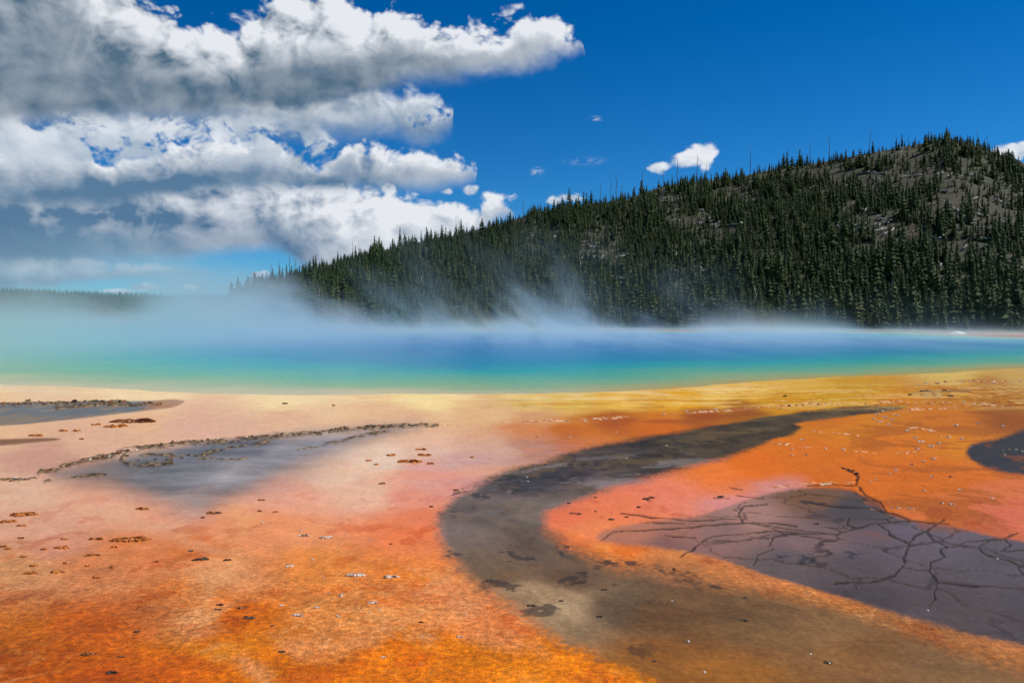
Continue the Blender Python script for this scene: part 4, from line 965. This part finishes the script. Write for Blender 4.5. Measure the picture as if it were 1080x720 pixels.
def nz(x, y, o=3):
    r, am = 0.0, 1.0
    for _ in range(o):
        xi, yi = math.floor(x), math.floor(y); xf, yf = x - xi, y - yi
        u = xf * xf * (3 - 2 * xf); v = yf * yf * (3 - 2 * yf)
        def g(ix, iy, dx, dy):
            h = _P[(_P[ix & 511] + iy) & 511]; return _GX[h] * dx + _GY[h] * dy
        a, b = g(xi, yi, xf, yf), g(xi + 1, yi, xf - 1, yf); c, d = g(xi, yi + 1, xf, yf - 1), g(xi + 1, yi + 1, xf - 1, yf - 1)
        r += am * ((a + u * (b - a)) * (1 - v) + (c + u * (d - c)) * v); x = x * 2.03 + 17.1; y = y * 2.03 + 9.7; am *= .5
    return r
def flake(px, py, wpx, kind, label, group=None, hpx=None, dep=.42, name='crust_flake', cat='crust flake'):
    """a torn, knobbly slab of crust, its width measured across the view"""
    x, y = (float(v) for v in G(px, py)); d = math.hypot(x, y); w = max(wpx, 2.2) * d / FPX * (1 if wpx > 3 else 1.1)
    w *= .72 if kind in ('white', 'pebble') else .85
    h = min((hpx or (.9 + .022 * wpx)) * d / FPX, .35 * w); D = w * (dep if wpx < 16 else .34) if kind != 'pebble' else w * .8
    bm = bmesh.new(); n = max(12, min(64, int(wpx * 2))); sd_ = rc.random() * 100; bend = rc.uniform(-.3, .3) * D
    fq = max(1.2, wpx / 5.0); rings = []
    for lv, (s_, zz) in enumerate(((1.0, -.01), (1.0, .55 * h), (.74, 1.0 * h), (.36, .9 * h))):
        ring = []
        for k in range(n):
            a = 6.283 * k / n; ca, sa = math.cos(a), math.sin(a)
            q = 1 + .5 * nz(ca * 1.6 + sd_, sa * 1.6 + lv * .15) + .55 * nz(ca * fq + sd_, sa * 2.2 - sd_)
            X = ca * w / 2 * (1 + .3 * nz(ca * fq, sa * 3 + sd_)) * s_; Yv = sa * D / 2 * q * s_ + bend * math.cos(2 * a) * .5 + .25 * D * nz(ca * fq * .8 + 9 + sd_, 2.0)
            zt = zz * max(.12, 1 + 1.5 * nz(ca * fq * 1.3 + sd_ * 2, sa * 1.5 + sd_)) if lv else zz
            ring.append(bm.verts.new((X, Yv, zt)))
        rings.append(ring)
    for a, b in zip(rings[:-1], rings[1:]):
        for k in range(n): bm.faces.new((a[k], a[(k + 1) % n], b[(k + 1) % n], b[k]))
    bm.faces.new(rings[-1])
    o = bpy.data.objects.new(name, bm_mesh(name, bm, CM[kind], False)); COL.objects.link(o)
    o.location = (x, y, gz_at(x, y)); o.rotation_euler = (0, 0, rc.uniform(-.12, .22)); tag(o, label, cat, group); return o

# single pieces that stand out: pixel, width, colour, label
for a in [
 (136, 569, 43, 'orange', 'long orange brown crust flake on the pink mat, longest in the left half'), (25, 543, 28, 'orange', 'long thin orange flake highest of the cluster at the left edge'), (9, 551, 18, 'orange', 'orange flake just below the long thin flake at the left edge'), (23, 555, 11, 'orange', 'short orange flake lowest of the three at the left edge'),
 (101, 569, 16, 'orange', 'stubby forked orange flake left of the longest left flake'), (151, 537, 16, 'orange', 'lone orange brown flake below the grey left pool'), (226, 541, 17, 'rust', 'dark brown flake at the tip of the grey left pool'), (214, 546, 5, 'rust', 'tiny brown crumb just left of the flake at the pool tip'),
 (212, 590, 18, 'dark', 'black flat flake on orange mat, darkest in the left foreground'), (240, 591, 9, 'dark', 'small black flake right of the darkest left flake'), (201, 581, 7, 'dark', 'tiny dark flake above the darkest left flake'), (232, 638, 9, 'dark', 'dark flake upper of a close pair on orange mat'), (230, 643, 8, 'dark', 'dark flake lower of a close pair on orange mat'),
 (255, 641, 12, 'rust', 'forked brown flake right of the close dark pair'), (263, 652, 14, 'dark', 'row of dark nubs in one flake below the forked brown flake'), (118, 709, 13, 'dark', 'dark flake nearest the bottom left corner'), (144, 666, 8, 'dark', 'lone dark chip left of the pale streak low left'), (92, 690, 16, 'rust', 'faint brown flake near the bottom left'), (128, 692, 10, 'rust', 'small brown flake above the bottom left dark flake'),
 (305, 597, 13, 'white', 'curved white capped flake like an arch on orange mat'), (320, 565, 18, 'white', 'white capped crust row left half of the upper pair'), (344, 567, 20, 'white', 'white capped crust row right half of the upper pair'), (375, 607, 30, 'white', 'longest row of white capped crust on the orange mat'), (413, 609, 23, 'white', 'white capped crust row right of the longest row'), (393, 636, 15, 'white', 'tilted white capped flake below the longest white row'),
 (335, 640, 9, 'white', 'bright white capped flake alone on the orange mat'), (314, 649, 18, 'white', 'white capped crust strip left below the bright lone flake'), (357, 650, 8, 'white', 'white capped chip right below the bright lone flake'), (297, 638, 7, 'white', 'small pale chip left of the bright lone flake'), (287, 660, 6, 'dark', 'small dark chip below the small pale chip low left centre'), (359, 629, 8, 'white', 'pale crumbly chip above the white capped strip'), (404, 693, 8, 'white', 'white chip with dark foot near the bottom centre'), (485, 672, 10, 'white', 'pale flake with dark foot near the brown lane edge at bottom'), (297, 687, 9, 'dark', 'dark flake near the bottom edge left of centre'), (444, 656, 7, 'dark', 'small black flake on pale orange near bottom centre'),
 (412, 574, 4, 'dark', 'tiny black crumb on pink orange mat in the middle'), (517, 611, 9, 'dark', 'black sliver at the near edge of the brown lane'), (560, 638, 11, 'dark', 'black flake left of the pale patch in the brown lane'), (592, 633, 6, 'dark', 'small dark flake on the pale patch in the brown lane'), (632, 650, 9, 'dark', 'black flake right of the pale patch in the brown lane'), (651, 646, 6, 'dark', 'small black flake beside the one right of the pale patch'), (637, 621, 9, 'dark', 'dark flake above the pale patch in the brown lane'), (690, 696, 7, 'dark', 'dark flake at the brown fringe near the bottom middle'), (785, 654, 10, 'dark', 'lone dark flake in the brown lane below the orange strip'), (873, 698, 10, 'dark', 'dark flake lowest in the bottom right brown lane'), (711, 601, 5, 'rust', 'brown crumb on the orange strip beside the cracked flat'), (861, 552, 6, 'dark', 'small dark flake on the purple flat above the main crack'), 
 (300, 426, 7, 'dark', 'dark lump on the cream band just below the spring'), (352, 428, 4, 'rust', 'tiny brown lump on the cream band right of the dark one'), (403, 510, 9, 'rust', 'lone brown flake in the pale streak at the middle'), (481, 517, 8, 'rust', 'orange brown flake at the upper tip of the dark lane'), (455, 534, 6, 'dark', 'dark flake at the outer bend of the dark lane'), (276, 527, 9, 'orange', 'orange flake right of the grey left pool tip, upper one'), (274, 539, 6, 'orange', 'orange flake right of the pool tip, lower left one'), (291, 540, 8, 'orange', 'orange flake right of the pool tip, lower right one'),
 (444, 474, 14, 'orange', 'orange flake topmost of the cluster on the pale pink mat'), (448, 480, 18, 'orange', 'orange flake second from top of the pale pink mat cluster'), (432, 487, 30, 'orange', 'longest orange flake in the pale pink mat cluster'), (454, 489, 9, 'orange', 'short orange flake right of the longest in the pale pink cluster'), (412, 480, 12, 'orange', 'thin orange sliver left of the pale pink mat cluster'), (397, 490, 6, 'orange', 'small orange flake lowest left of the pale pink cluster'), (389, 486, 8, 'orange', 'faint orange sliver left end of the pale pink cluster'), (498, 482, 6, 'orange', 'small ring shaped orange flake on the purple pink mat'),
 (140, 445, 44, 'rust', 'long flat brown streak of crust above the grey left pool'), (122, 450, 24, 'orange', 'orange strip just below the long brown streak'), (101, 448, 10, 'orange', 'short orange strip left of the long brown streak'), (67, 454.5, 10, 'orange', 'short orange strip on the pink flat near the left streak'), (81, 454.5, 9, 'orange', 'short orange strip right of its twin near the left streak'), (38, 459.5, 14, 'orange', 'orange strip just above the brown left streak'), (86, 463, 6, 'orange', 'tiny orange strip right of the brown left streak'),
 (828, 418, 5, 'dark', 'tiny dark lump on the yellow band below the right water'), (846, 464, 7, 'white', 'pale crust lump on orange left of the terraces'), (711, 600, 4, 'dark', 'dark crumb beside the brown one on the orange strip'),
 (978, 643, 5, 'pebble', 'brightest white pebble in the dark lower right flat'), (726, 675, 4, 'pebble', 'white pebble in the brown lane near bottom centre right'), (743, 708, 4, 'pebble', 'white pebble lowest in the brown fringe'), (709, 633, 3, 'pebble', 'tiny white pebble mid brown lane'), (953, 593.5, 3.5, 'pebble', 'white pebble sitting on the main crack of the flat'), (855, 689, 3, 'pebble', 'tiny white pebble left of the lowest dark flake'), (1052, 588, 3, 'pebble', 'white pebble by the right hand cracks of the flat')]:
    px, py, w, k, lab = a
    flake(px, py, w, k, lab, name='pebble' if k == 'pebble' else 'crust_flake', cat='pebble' if k == 'pebble' else 'crust flake')
# loose groups nothing tells apart
GR = [('orange', 'small orange flake among those dotting the pink mat at far left', [(22, 567, 8), (68, 569, 8), (47, 579, 9), (64, 578, 15), (25, 587, 9), (98, 586, 18), (36, 597, 10), (31, 605, 16), (61, 603, 14), (92, 597, 6), (118, 598, 7), (102, 609, 10), (165, 592, 7), (4, 576, 8), (8, 579, 9), (120, 577, 8), (69, 594, 6)]),
      ('white', 'tiny white capped crumb strewn over the orange mat left of the dark lane', [(341, 609, 4), (360, 627, 4), (391, 647, 4), (400, 644, 4), (445, 671, 3), (453, 670, 3), (391, 571, 4), (277, 551, 5), (286, 552, 3), (329, 590, 4), (375, 613, 3), (381, 642, 3), (464, 648, 3), (490, 647, 4), (357, 574, 3), (364, 563, 3), (318, 560, 3), (444, 700, 4), (346, 625, 4)]),
      ('white', 'white crust crumb in the pale patch at the head of the orange terraces', [(925, 437, 6), (933, 440, 8), (940, 443, 7), (928, 445, 9), (937, 448, 6), (921, 442, 5), (946, 438, 6), (931, 434, 5)]),
      ('white', 'white crumb standing for crust and sun glints on the orange terraces beside the dark right pool', [(965, 462, 7), (972, 466, 9), (982, 471, 8), (990, 468, 6), (968, 474, 6), (1000, 461, 7), (1014, 463, 6), (1008, 449, 7), (1032, 447, 5), (1058, 450, 5), (985, 484, 7), (974, 487, 6), (1003, 503, 6), (983, 503, 5), (962, 490, 5), (945, 496, 6), (938, 500, 4), (918, 509, 4), (1012, 517, 6), (1003, 532, 8), (993, 531, 6), (975, 518, 5), (948, 536, 6), (960, 537, 7), (940, 536, 5), (1046, 526, 5), (923, 506, 4), (957, 454, 6), (1024, 471, 5), (889, 474, 6), (870, 473, 5), (850, 480, 4), (835, 474, 4), (836, 481, 4)]),  # crust bits whose white colour also imitates sun glints on the terraces
      ('white', 'white crumb standing in for a glint in the small dark pool at the right edge', [(1057, 475, 4), (1064, 474, 4), (1072, 474, 4), (1060, 480, 3), (1078, 476, 4)]),  # white pieces added in place of glints on the wet pool
      ('white', 'pale crumb on the rust orange lane below the yellow band', [(566, 461, 4), (602, 461, 4), (650, 456, 3), (640, 442, 5), (598, 444, 5), (618, 445, 6), (700, 437, 5), (725, 434, 6), (755, 433, 6), (552, 445, 4), (703, 470, 3), (660, 483, 3), (556, 503, 4), (557, 507, 4)]),
      ('dark', 'dark torn chip lying on the salmon strip beside the cracked flat', [(628, 525, 5), (681, 527, 9), (687, 525, 7), (645, 548, 8), (661, 545, 6), (611, 542, 6), (600, 531, 5), (674, 535, 6), (760, 524, 8), (628, 539, 3)])]
for k, lab, L in GR:
    for px, py, w in L: flake(px + rc.uniform(-.5, .5), py + rc.uniform(-.3, .3), w, k, lab, lab.replace('flake', 'flakes').replace('crumb', 'crumbs').replace('chip', 'chips'))
# knobs of the dark rim round the grey pool and of the top left pool
def rim(P, n, lab, kinds, w0, w1, hp):
    P = np.array(P, float); s = np.concatenate([[0], np.cumsum(np.hypot(*np.diff(P, axis=0).T))])
    for k in range(n):
        t = (k + rc.uniform(.1, .9)) / n * s[-1]; px = np.interp(t, s, P[:, 0]); py = np.interp(t, s, P[:, 1])
        flake(px + rc.uniform(-2, 2), py + rc.uniform(-1.2, 1.2), rc.uniform(w0, w1) * .5, rc.choice(kinds), lab, lab.replace('lump', 'lumps'), hpx=rc.uniform(*hp) * .34, dep=.9, name='crust_lump', cat='crust lump')
rim([(46, 499), (80, 489), (118, 481), (146, 473)], 18, 'rough dark crust lump on the left rim of the grey pool', ['dark', 'rust', 'rust', 'white'], 5, 12, (2.5, 4.5))
rim([(146, 473), (200, 467), (262, 462), (340, 456), (420, 449)], 40, 'rough dark crust lump along the far rim of the grey pool', ['dark', 'dark', 'rust', 'rust', 'white'], 4, 10, (2, 4.2))
rim([(134, 480), (150, 487), (182, 483), (210, 480), (240, 473)], 12, 'dark crust lump on the inner dike of the grey pool', ['dark', 'rust', 'dark'], 4, 9, (1.5, 3))
rim([(0, 426), (60, 425), (100, 424), (150, 425), (170, 427)], 20, 'dark crust lump on the brown islet by the left edge', ['dark', 'dark', 'rust'], 4, 11, (2, 4))
rim([(0, 507), (22, 506), (40, 503)], 6, 'dark crust lump in the short rim at the left edge', ['dark', 'rust', 'white'], 5, 10, (2, 3))
rim([(888, 494), (895, 496), (901, 498), (905, 502), (904, 507)], 8, 'dark twisted crust lump at the notch above the cracked flat', ['dark', 'dark', 'rust'], 4, 8, (2.5, 4.5))
rim([(820, 431), (850, 427), (884, 425)], 9, 'pale crust lump at the head of the dark lane', ['white', 'rust', 'dark'], 5, 9, (1.5, 3))
rim([(968, 406), (990, 403.5), (1030, 402.5), (1080, 402)], 14, 'pale crust lump on the uppermost terrace rim at right', ['white', 'white', 'rust'], 4, 9, (1.2, 2.4))
rim([(960, 416), (985, 413.5), (1005, 417)], 7, 'dark crust lump on the low mound in the yellow band', ['dark', 'dark', 'white'], 7, 14, (2, 3.5))
rim([(905, 427), (960, 425), (1005, 425), (1055, 427)], 14, 'pale crust lump on the second terrace rim at right', ['white', 'white', 'rust'], 3, 8, (1, 2))
# geyser cone on the far shore
gx0, gy0 = (float(v) for v in G(1010, 352)); bm = bmesh.new(); rings = []
for z, r in ((-.1, 1.5), (.12, 1.0), (.30, .6), (.42, .32), (.38, .15)):
    rings.append([bm.verts.new((r * math.cos(k * .3927) * (1 + .18 * math.sin(k * 2.3 + z * 5)), r * math.sin(k * .3927) * (1 + .15 * math.cos(k * 1.7)), z)) for k in range(16)])
for a, b in zip(rings[:-1], rings[1:]):
    for k in range(16): bm.faces.new((a[k], a[(k + 1) % 16], b[(k + 1) % 16], b[k]))
bm.faces.new(rings[-1])
o = bpy.data.objects.new('sinter_mound', bm_mesh('sinter_mound', bm, CM['pebble'])); COL.objects.link(o); o.location = (gx0, gy0, gz_at(gx0, gy0)); tag(o, 'small white sinter mound on the far tan shore at right', 'mound')

S.cycles.max_bounces = 8; S.cycles.diffuse_bounces = 2; S.cycles.glossy_bounces = 2; S.cycles.transmission_bounces = 2; S.cycles.volume_bounces = 2; S.cycles.transparent_max_bounces = 4
S.cycles.use_denoising = True
S.cycles.sample_clamp_indirect = 6.0
